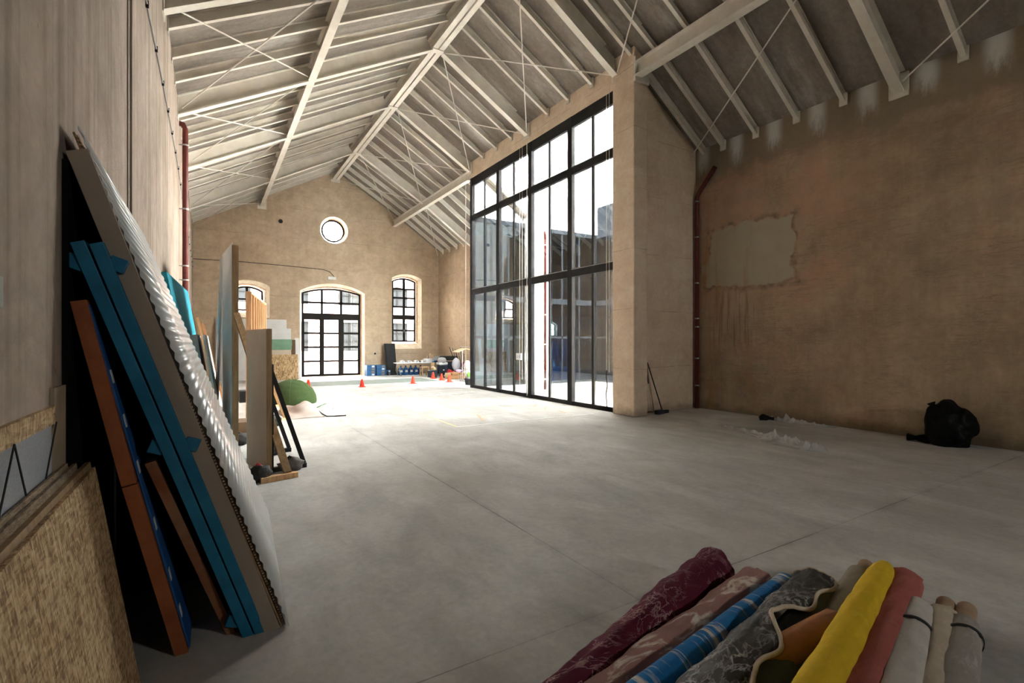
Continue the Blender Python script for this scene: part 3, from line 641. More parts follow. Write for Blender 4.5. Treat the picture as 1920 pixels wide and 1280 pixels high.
# ------------------------------------------------------------------ wall fittings
t = thing('downpipe', 'dark red downpipe on the left wall behind the teal carpet board', 'pipe', (XL+.1, 12.6, 0))
MB().tube([(XL-.0, 12.6, 6.2), (XL+.07, 12.6, 6.19), (XL+.11, 12.6, 6.1), (XL+.11, 12.6, 0)], .055, 14).build('pipe', M_pipe, t, True)
for z in (5.75, 4.4, 3.2, 2.9, 1.5): MB().lathe([(.068, -.015), (.068, .015)], (XL+.11, 12.6, z), 14).box((XL, 12.59, z-.01), (XL+.06, 12.61, z+.01)).build('pipe_clip', M_chrome, t)
t = thing('downpipe', 'dark red downpipe with angled top in the right-hand corner', 'pipe', (10.0, 7.85, 0))
MB().tube([(10.04, 7.38, 5.66), (10.03, 7.47, 5.55), (10.02, 7.78, 5.2), (10.02, 7.87, 5.05), (10.02, 7.87, 0)], .05, 14).build('pipe', M_pipe, t, True)
for z in (4.95, 4.1, 3.0, 2.15, 1.95, 1.2, .55): MB().lathe([(.06, -.015), (.06, .015)], (10.02, 7.87, z), 14).build('pipe_clip', M_chrome, t)
t = thing('wall_conduit', 'thin grey conduit clipped along the top of the left wall', 'conduit', (XL, 9, 5))
cp = [(XL+.012, y, 4.75+.33*math.sin(min(1, (y-4)/7)*1.57)-.05*max(0, y-12)) for y in [3+.5*i for i in range(42)]]
MB().tube(cp, .01, 6).build('conduit', M_grey, t)
for p in cp[2::2]: MB().cbox((p[0], p[1], p[2]-.03), (.03, .03, .06)).build('clip', M_frame, t)
tag(MB().cbox((4.84, YG-.04, 4.43), (.34, .07, .13)).build('emergency_light', M_white), 'small white emergency light above the arched glass doors', 'light')
tag(MB().tube([(XL+.02, YG-.01, 4.93), (1.2, YG-.01, 4.95), (2.8, YG-.01, 4.92), (4.2, YG-.01, 4.88), (4.5, YG-.015, 4.86), (4.75, YG-.02, 4.78), (4.95, YG-.02, 4.56)], .013, 5).build('light_cable', M_frame), 'dark cable sagging along the gable wall to the emergency light', 'cable')
tag(MB().tube([(2.7, YG-.012, 6.84), (2.7, YG+.02, 6.84)], .09, 14).build('vent_hole_cover', M_black), 'small black round vent high on the gable wall', 'vent')
tag(MB().tube([(6.83, YG-.012, 1.02), (6.83, YG+.02, 1.02)], .05, 12).build('wall_socket_hole', M_black), 'tiny black round hole above the blue cartons', 'vent')
for (x, y, z0, z1, lab) in ((XG-.056, 11.88, .05, 7.3, 'white hanging cord in front of the middle glazing mullion'), (XG-.056, 12.13, .5, 7.4, 'pale blind cord by the white socket box'), (XG-.056, 12.26, .3, 7.4, 'pale blind cord next to the middle mullion cord'),
                            (XG-.056, 8.47, .9, 7.4, 'pale blind cord nearest the concrete pier'), (XG-.056, 8.56, .9, 7.4, 'pale blind cord second from the concrete pier'), (XG-.12, 15.7, .6, 7.2, 'pale cord beside the far jamb of the glazing')):
    tag(MB().tube([(x, y, z1), (x, y, z0)], .011 if '.05' in str(z0) else .006, 6).build('hanging_cord', M_rod), lab, 'cord', 'cords hanging at the glazing')
tag(MB().tube([(XG-.1, 8.5, .95), (XG-.1, 8.52, .8), (XG-.1, 8.48, .6), (XG-.1, 8.53, .4), (XG-.1, 8.5, .2), (XG-.1, 8.49, .02)], .012, 6).build('power_lead', M_frame), 'dark lead dangling in front of the last pane by the pier', 'lead')
t = thing('socket_box', 'white hanging socket box on blind cords at the glazing', 'socket', (XG-.12, 12.2, 1.1))
MB().cbox((XG-.12, 12.2, 1.07), (.05, .26, .19)).build('box', M_white, t, bevel=.01)
for dy in (-.06, .06): MB().cbox((XG-.148, 12.2+dy, 1.12), (.008, .08, .08)).build('socket', M_greyblue, t)

# ------------------------------------------------------------------ leaning stack at the left, near
YB, YT = 3.05, 2.74
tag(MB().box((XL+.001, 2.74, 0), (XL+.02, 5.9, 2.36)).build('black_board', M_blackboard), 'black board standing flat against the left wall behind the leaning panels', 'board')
def lean(name, label, cat, xb, xt, zt, y1, th, m, parent=None, yb=YB, yt=YT):
    o = MB().slab((xb, yb, 0), (xb+.02, y1, 0), (xt, y1, zt), (xt, yt, zt), th).build(name, m, parent, bevel=.003)
    if parent is None: tag(o, label, cat)
    return o
tag(MB().add([(XL+.03, 3.95, 0), (.22, 3.95, 0), (-.42, 3.95, 1.95), (XL+.03, 3.95, 2.2), (XL+.03, 3.98, 0), (.22, 3.98, 0), (-.42, 3.98, 1.95), (XL+.03, 3.98, 2.2)], [(0,1,2,3),(7,6,5,4),(0,4,5,1),(1,5,6,2),(2,6,7,3),(3,7,4,0)]).build('black_board', M_blackboard), 'added black board darkening the gap under the leaning panels', 'board')  # added to block light so the gap reads black
# corrugated sheet
bb = MB(); nh = 330
for i in range(nh+1):
    k = i/nh; off = .0045*math.sin(k*2*math.pi*46)
    nx, nzv = .945, .33
    xn, yn, zn = .385-.853*k, 3.02-.27*k, 2.5*k; xf, yf, zf = .48-.948*k, 5.2, 2.5*k
    bb.v += [Vector((xn+off*nx, yn, zn+.012+off*nzv)), Vector((xf+off*nx, yf, zf+.012+off*nzv))]
for i in range(nh): bb.f.append([2*i, 2*i+1, 2*i+3, 2*i+2]); bb.mi.append(0)
o = bb.build('corrugated_sheet', M_corr, None, True); solidify(o, .003)
tag(o, 'milky corrugated plastic sheet leaning outermost on the left stack', 'sheet')
bb = MB()
fl = thing('fluted_board', 'brown fluted board leaning behind the corrugated plastic sheet', 'board', (.36, YB, 0))
MB().slab((.355, YB, .01), (.45, 5.15, .01), (-.478, 5.15, 2.48), (-.478, YT, 2.48), .008).build('liner', M_card, fl)
for i in range(150):
    k = i/150; bb.bar((.367-.845*k, YB-.31*k-.001, .012+2.47*k), (.367-.845*k, YB-.31*k+.05, .012+2.47*k), .009, .008)
o = bb.build('flutes', M_tube, fl); o['kind'] = 'stuff'
lean('taupe_slab', 'thick taupe panel leaning between teal frames and fluted board', 'panel', .345, -.435, 2.42, 5.1, .078, M_taupe)
tag(MB().slab((.27, YB+.05, 0), (.30, 5.0, 0), (-.44, 5.0, 1.98), (-.44, YT+.08, 1.98), .01).build('warped_sheet', M_taupe), 'thin warped taupe sheet peeling off behind the thick taupe panel', 'sheet')
def tealframe(name, label, xb, xt, side):
    t = thing(name, label, 'frame', (xb, YB, 0))
    for y0, y1 in ((0, .1), (.55, .65)):
        MB().slab((xb, YB+y0, 0), (xb, YB+y1, 0), (xt, YT+y1, 2.03), (xt, YT+y0, 2.03), .05).build('rail', M_teal, t, bevel=.003)
    for k in (.05, .54, .955):
        x = xb+(xt-xb)*k+side*.04-(.024 if side > 0 else .024); y = YB+(YT-YB)*k
        MB().bar((x, y+.012, 2.03*k), (x, y+.09, 2.03*k), .062, .062, (.38, 0, 1)).build('cross_rail_end', M_teal, t, bevel=.003)
    return t
tealframe('stage_trestle', 'teal timber frame leaning next to the thick taupe panel', .272, -.385, 1)
tealframe('stage_trestle', 'teal timber frame leaning on the side nearer the wall', .212, -.447, -1)
tag(MB().bar((.0, 3.0, .82), (.0, 3.12, .82), .05, .05).build('timber_block', M_tube), 'small brown wood block wedged against the taupe panel', 'block')
tag(MB().bar((-.25, 2.85, 1.58), (-.25, 2.97, 1.58), .035, .05).build('timber_block', M_darkwood), 'small dark wood block wedged high beside the teal frame', 'block')
t = thing('painted_post', 'long rust orange painted post with blue side leaning nearest the wall', 'post', (-.13, YB, 0))
MB().slab((-.085, YB, 0), (-.085, YB+.06, 0), (-.28, YT+.13+.06, .94), (-.28, YT+.19-.06, .94), .058).build('post', M_rust, t, bevel=.002)
MB().slab((-.283, YT+.18-.05, .945), (-.283, YT+.24, .945), (-.445, YT+.09, 1.78), (-.445, YT+.03, 1.78), .056).build('post', M_rust, t, bevel=.002)
MB().slab((-.078, YB+.012, .02), (-.078, YB+.3, .02), (-.438, YT+.3, 1.76), (-.438, YT+.045, 1.76), .008).build('painted_side', M_bluep, t)
for k in (.1, .22, .38, .55, .68, .8):
    x = -.076-.36*k; MB().slab((x, YB+.02-.27*k, .02+1.74*k), (x, YB+.06-.27*k, .02+1.74*k), (x-.012, YB+.06-.27*k, .08+1.74*k), (x-.012, YB+.02-.27*k, .08+1.74*k), .004).build('white_patch', M_white, t)
lean('painted_post', 'short worn rust orange post leaning between blue-sided post and teal frame', 'post', .132, -.215, 1.03, 3.3, .045, M_rust2, None, 3.12, 2.92)
# boards at the lower left edge
t = tag(MB().slab((-.27, .4, 0), (-.27, 2.9, 0), (-.43, 2.87, 1.04), (-.43, .4, 1.04), .018).build('strand_board', M_osb), 'large strand board leaning at the lower left edge', 'board')
tag(MB().slab((-.30, .4, 0), (-.30, 2.86, 0), (-.452, 2.9, 1.06), (-.452, .4, 1.06), .02).build('plank', M_pine2), 'grey weathered plank standing right behind the large strand board', 'plank')
tag(MB().slab((-.335, .4, 0), (-.335, 2.7, 0), (-.475, 2.76, 1.085), (-.475, .4, 1.085), .014).build('particle_board', M_particle), 'rough-edged particle board in front of the speckled grey sheet', 'board')
tag(MB().slab((-.358, .4, 0), (-.358, 2.7, 0), (-.493, 2.7, 1.1), (-.493, .4, 1.1), .012).build('particle_board', M_particle), 'crumbling particle board hard against the speckled grey sheet', 'board')
tag(MB().box((XL+.001, .4, .3), (XL+.008, 2.55, 1.285)).build('grey_sheet', M_speckle), 'speckled grey sheet on the left wall under the strand board strip', 'sheet')
tag(MB().box((XL+.001, .4, 1.285), (XL+.018, 2.55, 1.352)).build('board_strip', M_osb), 'narrow strand board strip fixed along the left wall', 'strip')
tag(MB().box((XL+.001, 2.56, 0), (XL+.014, 2.74, 1.42)).build('upright_plank', mat('pale_plank', (.3, .24, .17), (.36, .29, .21), 4, .8)), 'pale upright plank on the wall at the end of the strand board strip', 'plank')
tag(MB().box((XL, 1.97, 2.2), (XL+.006, 2.0, 2.27)).box((XL+.006, 1.975, 2.215), (XL+.008, 1.99, 2.255)).build('wall_sticker', M_tan), 'small pale sticker high on the left wall at the frame edge', 'sticker')
tag(MB().box((XL, 1.98, 1.7), (XL+.006, 2.03, 1.79)).box((XL+.006, 1.99, 1.72), (XL+.008, 2.02, 1.77)).build('wall_sticker', M_grey), 'small grey sticker on the left wall above the strand board strip', 'sticker')
for i, (ya, yb, lab) in enumerate(((2.06, 2.2, 'black cord slanting right across the speckled grey sheet'), (2.06, 1.95, 'black cord slanting left off the strip at the frame edge'), (2.55, 2.43, 'black cord hanging at the far end of the speckled grey sheet'))):
    tag(MB().tube([(XL+.022, ya, 1.29), (XL+.016, yb, 1.1)], .003, 5).build('cord', M_black), lab, 'cord', 'cords over the grey sheet')

# ------------------------------------------------------------------ flats, braces and boards along the left
t = thing('stage_flat', 'tall white stage flat with brown timber edge', 'flat', (.38, 8.27, 0))
MB().slab((.2, 9.5, 0), (.295, 8.27, 0), (.295, 8.27, 3.03), (.2, 9.5, 3.03), .012).build('skin', M_white, t)
MB().bar((.338, 8.3, 0), (.338, 8.3, 3.0), .085, .06, (0, 1, 0)).build('edge_timber', M_pine2, t); MB().bar((.245, 9.46, 0), (.245, 9.46, 3.0), .085, .06, (0, 1, 0)).build('edge_timber', M_pine2, t)
tag(MB().slab((.08, 9.75, 0), (.12, 9.35, 0), (.195, 9.55, 3.0), (.17, 9.75, 3.0), .015).build('grey_sheet_board', M_grey), 'dark grey panel leaning on the back of the tall white stage flat', 'panel')
t = thing('stage_flat', 'low beige stage flat with timber edge beside the tall white flat', 'flat', (.6, 6.47, 0))
MB().slab((.44, 7.5, 0), (.58, 6.47, 0), (.58, 6.47, 1.75), (.44, 7.5, 1.75), .012).build('skin', M_beige, t)
MB().bar((.613, 6.5, 0), (.613, 6.5, 1.75), .06, .06, (0, 1, 0)).build('edge_timber', M_pine2, t); MB().bar((.48, 7.46, 0), (.48, 7.46, 1.75), .06, .06, (0, 1, 0)).build('edge_timber', M_pine2, t)
t = thing('timber_brace', 'weathered timber brace running down from the tall white flat', 'brace', (.8, 6.35, 0))
MB().bar((.35, 8.2, 2.0), (.8, 6.36, .06), .05, .08, (1, 0, 0)).build('strut', M_pine2, t)
MB().bar((.5, 6.27, .03), (.9, 6.36, .03), .08, .06).build('foot_bar', M_pine, t)
def brace(label, post, ft, top, m, wd=.05, postm=True):
    t = thing('floor_brace', label, 'brace', (post[0], post[1], 0))
    if postm: MB().bar((post[0], post[1], 0), (post[0], post[1], top+.08), wd, wd, (0, 1, 0)).build('post', m, t)
    d = (Vector((ft[0], ft[1], 0))-Vector((post[0], post[1], 0)))
    MB().bar((post[0], post[1], top), (post[0]+d.x*.93, post[1]+d.y*.93, .06), wd, wd, (0, 1, 0)).build('strut', m, t)
    MB().bar((post[0]-d.x*.1, post[1]-d.y*.1, .028), (ft[0], ft[1], .028), wd*1.1, .055).build('foot_bar', m, t)
brace('black floor brace nearest the low beige flat', (.66, 6.73), (1.07, 6.79), 1.24, M_black)
brace('black floor brace standing one step further back', (.63, 7.8), (1.03, 7.86), 1.2, M_black)
brace('fresh pine floor brace touching the white dust sheet', (.92, 10.3), (1.36, 11.1), 1.1, M_pine, .045)
brace('fresh pine floor brace in front of the green turf dome', (1.0, 12.9), (1.52, 13.45), 1.38, M_pine, .05)
t = thing('stud_partition', 'open larch stud frame standing behind the low beige flat', 'frame', (.68, 11, 0))
A, B = Vector((.68, 11, 0)), Vector((1.24, 14.3, 0)); d = B-A
for z in (.02, 2.56): MB().bar(A+Vector((0, 0, z)), B+Vector((0, 0, z)), .1, .045).build('plate', M_pineor, t)
for i in range(8): p = A+d*(i/7*.985+.007); MB().bar(p+Vector((0, 0, .04)), p+Vector((0, 0, 2.54)), .1, .045, d.normalized()).build('stud', M_pineor, t)
MB().bar(A+d*.02+Vector((0, 0, 1.5)), A+d*.3+Vector((0, 0, .1)), .03, .07).build('diagonal', M_pineor, t)
o = tag(MB().slab((-.05, 7.85, 0), (.1, 10.3, 0), (-.3, 10.35, 2.48), (-.45, 7.75, 2.5), .07).build('carpet_board', M_tealfur, bevel=.01), 'bright teal carpeted board leaning on the left wall', 'board')
tag(MB().slab((.22, 8.35, 0), (.3, 10.3, 0), (.0, 10.3, 1.7), (-.04, 8.35, 1.7), .03).build('white_sheet', M_white), 'white panel leaning beside the teal carpeted board', 'panel')
tag(MB().slab((.08, 8.3, 0), (.14, 10.3, 0), (-.11, 10.3, 1.7), (-.13, 8.3, 1.7), .09).build('grey_sheet_board', M_grey), 'thick slab coloured grey as the shaded side of the white leaning panel', 'panel')  # side shade of the white panel, put in as a grey slab
for i, (x, y, h, lab) in enumerate(((-.02, 10.8, 2.2, 'tallest brown batten leaning past the teal carpeted board'), (.08, 10.9, 2.05, 'middle brown batten leaning past the teal carpeted board'), (.16, 11.1, 1.95, 'shortest brown batten leaning past the teal carpeted board'))):
    tag(MB().bar((x+.2, y, 0), (x-.25, y+.1, h), .045, .07, (0, 1, 0)).build('batten', [M_pine2, M_pine, M_pineor][i]), lab, 'batten', 'battens behind the teal board')
def sandbag(c, rad, m, lab, seed, strap=None):
    t = thing('sandbag', lab, 'sandbag', c)
    MB().blob((c[0], c[1], rad[2]*.85), rad, 20, 12, .35, 2.2, seed).build('bag', m, t, True)
    MB().tube([(c[0]-rad[0]*.5, c[1], rad[2]*1.4), (c[0]-.02, c[1]-.02, rad[2]*2.1), (c[0]+rad[0]*.5, c[1], rad[2]*1.4)], .012, 8).build('strap', strap or M_black, t, True)
sandbag((.5, 6.36, 0), (.13, .1, .1), M_sand, 'black sandbag with red strap at the end of the pine foot bar', 1, M_redp)
sandbag((.88, 6.72, 0), (.15, .1, .085), M_sandg, 'grey brown sandbag on the foot of the nearest black brace', 2)
sandbag((.41, 8.75, 0), (.14, .12, .1), M_sand, 'black sandbag seen between the tall white and low beige flats', 3)
sandbag((.78, 7.75, 0), (.12, .1, .11), M_sand, 'black sandbag on the foot of the further black brace', 4)
sandbag((1.05, 10.35, 0), (.15, .13, .11), M_sand, 'dark sandbag on the pine brace by the dust sheet', 5)
tag(MB().cbox((.62, 9.9, 0), (.35, .5, .22)).build('low_crate', M_darkwood), 'low brown crate behind the gap between the two flats', 'crate')
tag(MB().cbox((.95, 15.0, 0), (.5, .5, .3)).build('dark_crate', M_black), 'dark crate seen between the flats far back', 'crate')
# boards against the gable
def gb(name, label, x0, x1, z1, y, m, z0=0, lean_=.25): return tag(MB().slab((x0, y, z0), (x1, y, z0), (x1, y+lean_, z1), (x0, y+lean_, z1), .03).build(name, m), label, 'board')
gb('grey_board', 'narrow grey board against the gable in the left corner', .26, .8, 2.56, 23.4, M_grey)
gb('white_board', 'widest pale board against the gable below the left window', .82, 2.92, 2.55, 23.35, M_white)
gb('white_board', 'second pale board stepping down in front of the widest pale board', .9, 3.08, 2.16, 23.2, M_white)
t = thing('tiled_board', 'board with sage green tiles above a beige strip', 'board', (2.5, 23.1, 0))
MB().slab((2.0, 23.08, 0), (3.08, 23.08, 0), (3.08, 23.2, 1.24), (2.0, 23.2, 1.24), .03).build('board', M_beige, t)
for i in range(11):
    for j in range(5):
        x = 2.0+i*.098; z = 1.25+j*.087; MB().box((x, 23.17, z), (x+.088, 23.2, z+.078)).build('tile', M_greentile, t)
MB().box((2.0, 23.185, 1.24), (3.08, 23.21, 1.69)).build('backing', M_greentile, t)
gb('brown_board', 'dark brown board just right of the green tiled board', 3.06, 3.22, 1.67, 23.1, M_darkwood, 0, .1)
gb('white_board', 'narrow white board between brown board and glass doors', 3.24, 3.42, 1.75, 23.3, M_white)
gb('strand_board', 'strand board standing below the green tiles', 2.05, 3.28, 1.05, 22.75, M_osb2, 0, .15)
gb('white_wedge', 'low white wedge board at the right end of the standing strand board', 3.3, 3.42, .72, 23.0, M_white, 0, .1)
# turf dome and dust sheet
bb = MB(); nn, mm = 40, 16; C = Vector((1.86, 14.0, 0))
for i in range(mm+1):
    ph = math.pi/2*i/mm*1.12
    for j in range(nn):
        th = 2*math.pi*j/nn; bb.v.append(C+Vector((.6*math.sin(ph)*math.cos(th), .6*math.sin(ph)*math.sin(th), max(0, .06+.55*math.cos(ph)+.008*math.sin(th*37+ph*20)))))
for i in range(mm):
    for j in range(nn): bb.f.append([i*nn+j, (i+1)*nn+j, (i+1)*nn+(j+1) % nn, i*nn+(j+1) % nn]); bb.mi.append(0)
t = thing('turf_dome', 'round green artificial turf dome on the floor', 'dome', tuple(C)); bb.build('turf', M_grass, t, True)
for j in range(6):
    th = j*math.pi/3+.3; MB().tube([C+Vector((.603*math.sin(p)*math.cos(th), .603*math.sin(p)*math.sin(th), .064+.553*math.cos(p))) for p in [.05+.1*k for k in range(16)]], .004, 5).build('seam', mat('turf_seam', (.08, .12, .035), None) if 'turf_seam' not in bpy.data.materials else bpy.data.materials['turf_seam'], t)
bb = MB(); nx_, ny_ = 34, 26
for i in range(nx_+1):
    for j in range(ny_+1):
        u, v = i/nx_, j/ny_
        x = 1.32+.86*u+(.12*(1-v))*(u-.5)*-1; y = 11.05+1.5*v
        z = .03+.22*math.exp(-((u-.62)**2*9+(v-.5)**2*7))+.05*math.sin(u*9+v*3)**2*v+.05*math.exp(-((u-.2)**2*30+(v-.8)**2*8))
        z += .03*noise.noise(Vector((x*4, y*3, 0))) * min(1, 6*u, 6*(1-u), 6*v)
        bb.v.append(Vector((x, y, max(.006, z*min(1, 8*v+.02, 8*(1-u)+.02, 8*u+.02, 8*(1-v)+.02)))))
for i in range(nx_):
    for j in range(ny_): a = i*(ny_+1)+j; bb.f.append([a, a+ny_+1, a+ny_+2, a+1]); bb.mi.append(0)
o = bb.build('dust_sheet', M_cloth_w, None, True); solidify(o, .006); tag(o, 'off-white dust sheet heaped on the floor by the turf dome', 'cloth')
t = thing('plastic_sheet', 'clear plastic sheet with dark rolled edge beside the dust sheet', 'sheet', (2.3, 11.8, 0))
bb = MB()
for i in range(13):
    for j in range(13):
        u, v = i/12, j/12; bb.v.append(Vector((2.12+.4*u+.3*v*(1-u*.2), 10.95+2.2*v, .01+.05*abs(noise.noise(Vector((u*4, v*5, 2))))*min(1, 4*u, 4*(1-u)))))
for i in range(12):
    for j in range(12): a = i*13+j; bb.f.append([a, a+13, a+14, a+1]); bb.mi.append(0)
bb.build('film', M_film2, t, True)
MB().tube([(1.95, 12.3, .1), (2.08, 11.7, .07), (2.1, 11.2, .04), (2.15, 11.0, .02), (2.35, 10.95, .02), (2.52, 10.93, .02)], .014, 6).build('edge_roll', M_frame, t, True)
MB().tube([(2.15, 12.4, .03), (2.55, 13.2, .03)], .012, 6).build('edge_roll', mat('green_edge', (.05, .14, .07), None), t)

# ------------------------------------------------------------------ floor markings
def tape(p, q, lab, m=M_tape, wd=.05, h=.002):
    tag(MB().bar((p[0], p[1], h/2+.0005), (q[0], q[1], h/2+.0005), wd, h).build('floor_tape', m), lab, 'tape', 'tape lines on the floor')
tape((3.98, 8.48), (7.3, 8.44), 'white floor tape along the near edge of the marked rectangle', h=.004)
tape((3.99, 8.48), (4.03, 15.1), 'yellowish floor tape along the left edge of the marked rectangle', M_tapey)
tape((4.03, 15.1), (7.3, 15.1), 'white floor tape along the far edge of the marked rectangle', h=.004)
tape((5.05, 9.2), (5.1, 14.3), 'yellowish tape line inside the rectangle nearest its left edge', M_tapey, .03)
tape((6.1, 9.9), (6.2, 14.6), 'white tape line running lengthwise through the rectangle middle', M_tape, .03, .003)
tape((4.3, 12.6), (6.9, 12.4), 'white cross tape in the middle of the rectangle', M_tape, .03, .004)
tape((4.4, 10.6), (7.0, 10.9), 'white cross tape in the near half of the rectangle', M_tape, .03, .005)
tape((4.3, 13.8), (7.2, 13.9), 'white cross tape in the far half of the rectangle', M_tape, .03, .006)
tape((4.75, 8.85), (5.0, 9.6), 'short orange tape mark near the rectangle front corner', M_tapeo, .05)
tape((6.85, 8.9), (6.95, 9.3), 'short orange tape mark at the front right of the rectangle', M_tapeo, .04)
tape((6.9, 10.2), (7.15, 10.5), 'short orange tape mark close to the glazing', M_tapeo, .05)
tape((6.85, 9.7), (7.05, 9.95), 'short orange tape mark between the other two by the glazing', M_tapeo, .04, .003)
tag(MB().box((2.6, 18.75, 0), (8.0, 20.85, .004)).build('floor_mat', M_mat), 'long grey green floor mat lying in front of the gable doors', 'mat')
tape((2.55, 18.6), (8.05, 18.6), 'white tape along the near edge of the green mat', wd=.1); tape((2.55, 20.95), (8.05, 20.95), 'white tape along the far edge of the green mat', wd=.1)

# ------------------------------------------------------------------ cones
def cone(base, lab):
    t = thing('traffic_cone', lab, 'cone', base, 'orange traffic cones')
    x, y, _ = base
    MB().cbox((x, y, 0), (.22, .22, .02)).build('foot_plate', M_orange, t, bevel=.006)
    MB().lathe([(.09, .02), (.085, .03), (.035, .26), (.025, .275), (.018, .275)], (x, y, 0), 20).build('shell', M_orange, t, True)
    return t
c0 = cone((4.63, 17.7, 0), 'orange cone standing alone on the mat edge in front of the glass doors')
for p, lab in (((6.65, 18.1, 0), 'orange cone on the mat edge in front of the folding table'), ((2.98, 18.45, 0), 'orange cone half hidden behind the green turf dome'),
               ((8.3, 20.1, 0), 'orange cone nearest the gable at the end of the mat'), ((8.24, 19.05, 0), 'middle orange cone of the three by the black bins'), ((8.13, 18.05, 0), 'orange cone in front of the cardboard bundle')):
    c = copy_tree(c0, p); tag(c, lab, 'cone', 'orange traffic cones')

# ------------------------------------------------------------------ corner clutter at the gable right
for i, (x, z, w_, lab) in enumerate(((6.48, 0, .4, 'lowest blue carton of the left stack by the doors'), (6.48, .125, .4, 'second blue carton of the left stack by the doors'), (6.48, .25, .4, 'third blue carton of the left stack by the doors'), (6.48, .375, .4, 'topmost blue carton of the left stack by the doors'),
        (6.95, 0, .42, 'lowest blue carton of the right stack by the doors'), (6.95, .125, .42, 'second blue carton of the right stack by the doors'), (6.95, .25, .42, 'third blue carton of the right stack by the doors'), (6.95, .375, .42, 'topmost blue carton of the right stack by the doors'),
        (7.29, 0, .22, 'small blue carton on the floor beside the stacks'), (7.29, .13, .22, 'small blue carton resting on another small carton'))):
    t = thing('carton', lab, 'carton', (x, 23.35, z), 'blue cartons by the doors')
    MB().cbox((x, 23.35, z), (w_, .4, .118)).build('box', M_bluebox, t)
    MB().cbox((x+w_*.22, 23.146, z+.02), (w_*.3, .006, .08)).build('label', M_lidbrown if i % 3 else M_labelw, t)
t = thing('black_flat', 'tall black panel leaning on the gable beside the right window', 'panel', (7.45, 23.2, 0))
MB().slab((7.28, 23.15, 0), (7.72, 23.15, 0), (7.72, 23.5, 1.5), (7.28, 23.5, 1.5), .08).build('panel', M_black, t)
MB().slab((7.22, 23.1, 0), (7.30, 23.1, 0), (7.27, 23.48, 1.5), (7.2, 23.48, 1.5), .05).build('edge_rail', M_frame, t)
t = thing('folding_table', 'white folding table laden with small props under the right window', 'table', (8.35, 22.4, 0))
MB().cbox((8.35, 22.45, .575), (1.9, .62, .035)).build('table_top', M_white, t, bevel=.01)
for x in (7.55, 9.15):
    for y in (22.2, 22.7): MB().tube([(x, y, .575), (x-.04, y, .25), (x+.05, y, 0)], .016, 8).build('leg', M_chrome, t)
    MB().tube([(x, 22.2, .25), (x, 22.7, .25)], .012, 8).build('stretcher', M_chrome, t)
props = []
for i in range(12):
    x = 7.62+.115*i; y = 22.35+.12*((i*7) % 3); nm, cat_, m = [('white_mug', 'mug', M_white), ('small_box', 'box', M_greyblue), ('tape_roll', 'tape roll', M_labelw)][i % 3]
    bb = MB()
    if i % 3 == 0: bb.lathe([(.045, .61), (.05, .62), (.05, .71), (.042, .71), (.04, .63)], (x, y, 0), 12).tube([(x+.05, y, .69), (x+.085, y, .67), (x+.05, y, .64)], .008, 6)
    elif i % 3 == 1: bb.cbox((x, y, .61), (.1, .12, .1), .3*i).cbox((x, y, .71), (.11, .13, .012), .3*i)
    else: bb.lathe([(.03, .61), (.06, .61), (.06, .67), (.03, .67)], (x, y, 0), 14)
    tag(bb.build(nm, m), '%s %s counted from the left end of the folding table' % (['first', 'second', 'third', 'fourth'][i//3], nm.replace('_', ' ')), cat_, 'props on the folding table')
tag(MB().cbox((8.72, 22.5, .61), (.16, .2, .06), .5).cbox((8.74, 22.5, .67), (.12, .14, .03), .5).build('black_case', M_navy), 'small black case lying on the folding table', 'case')
tag(MB().cbox((9.02, 22.5, .61), (.3, .3, .15)).cbox((9.02, 22.5, .76), (.32, .32, .02)).build('white_box', M_white), 'white box at the right end of the folding table', 'box')
tag(MB().cbox((9.0, 22.45, .78), (.08, .1, .12)).lathe([(.03, .9), (.02, .94)], (9.0, 22.45, 0), 8).build('brown_jar', M_lidbrown), 'brown jar standing on the white box', 'jar')
tag(MB().tube([(9.2, 22.75, .62), (9.15, 22.75, .85), (9.25, 22.75, 1.0), (9.4, 22.75, .95), (9.42, 22.75, .62)], .02, 8).build('wicker_hoop', M_tan), 'bent wicker hoop behind the white box', 'hoop')
for i in range(5):
    x = 7.82+.25*i
    t = thing('water_bottle', ['blue water bottle by the left table leg', 'second blue water bottle under the table', 'third blue water bottle under the table', 'fourth blue water bottle beside the stool', 'blue water bottle behind the wooden stool'][i], 'bottle', (x, 22.95, 0), 'water bottles under the table')
    MB().lathe([(.1, 0), (.115, .02), (.115, .13), (.108, .15), (.115, .17), (.115, .28), (.09, .34), (.04, .37), (.035, .41)], (x, 22.95, 0), 18).build('body', M_jug, t, True)
    MB().lathe([(.042, .4), (.042, .45), (.02, .455)], (x, 22.95, 0), 12).build('cap', M_navy, t); MB().cbox((x, 22.832, .14), (.11, .008, .1)).build('label', M_labelw, t)
t = thing('stool', 'small pine stool in front of the folding table', 'stool', (8.62, 21.95, 0))
MB().cbox((8.62, 21.95, .385), (.38, .34, .035)).build('seat', M_pine, t, bevel=.005)
for x in (8.47, 8.77):
    for y in (21.82, 22.08): MB().cbox((x, y, 0), (.05, .05, .385)).build('leg', M_pine, t)
tag(MB().blob((9.3, 22.5, .2), (.15, .15, .24), 16, 10, .4, 3, 8).blob((9.33, 22.5, .5), (.06, .06, .1), 10, 6, .3, 3, 2).build('brown_sack', M_darkwood, None, True), 'dark brown sack under the right end of the table', 'sack')
t = thing('cardboard_box', 'tall tan box with blue cloth on top beside the bins', 'box', (9.25, 21.9, 0))
MB().cbox((9.25, 21.9, .0), (.5, .4, .42)).build('lower_box', M_greyblue, t); MB().cbox((9.25, 21.9, .42), (.5, .4, .2)).build('upper_box', M_tan, t); MB().blob((9.25, 21.9, .66), (.25, .2, .08), 16, 8, .5, 3, 3).build('blue_cloth', M_bluebox, t, True)
t = thing('covered_cart', 'black covered cart in the corner behind the bins', 'cart', (9.6, 21.6, 0))
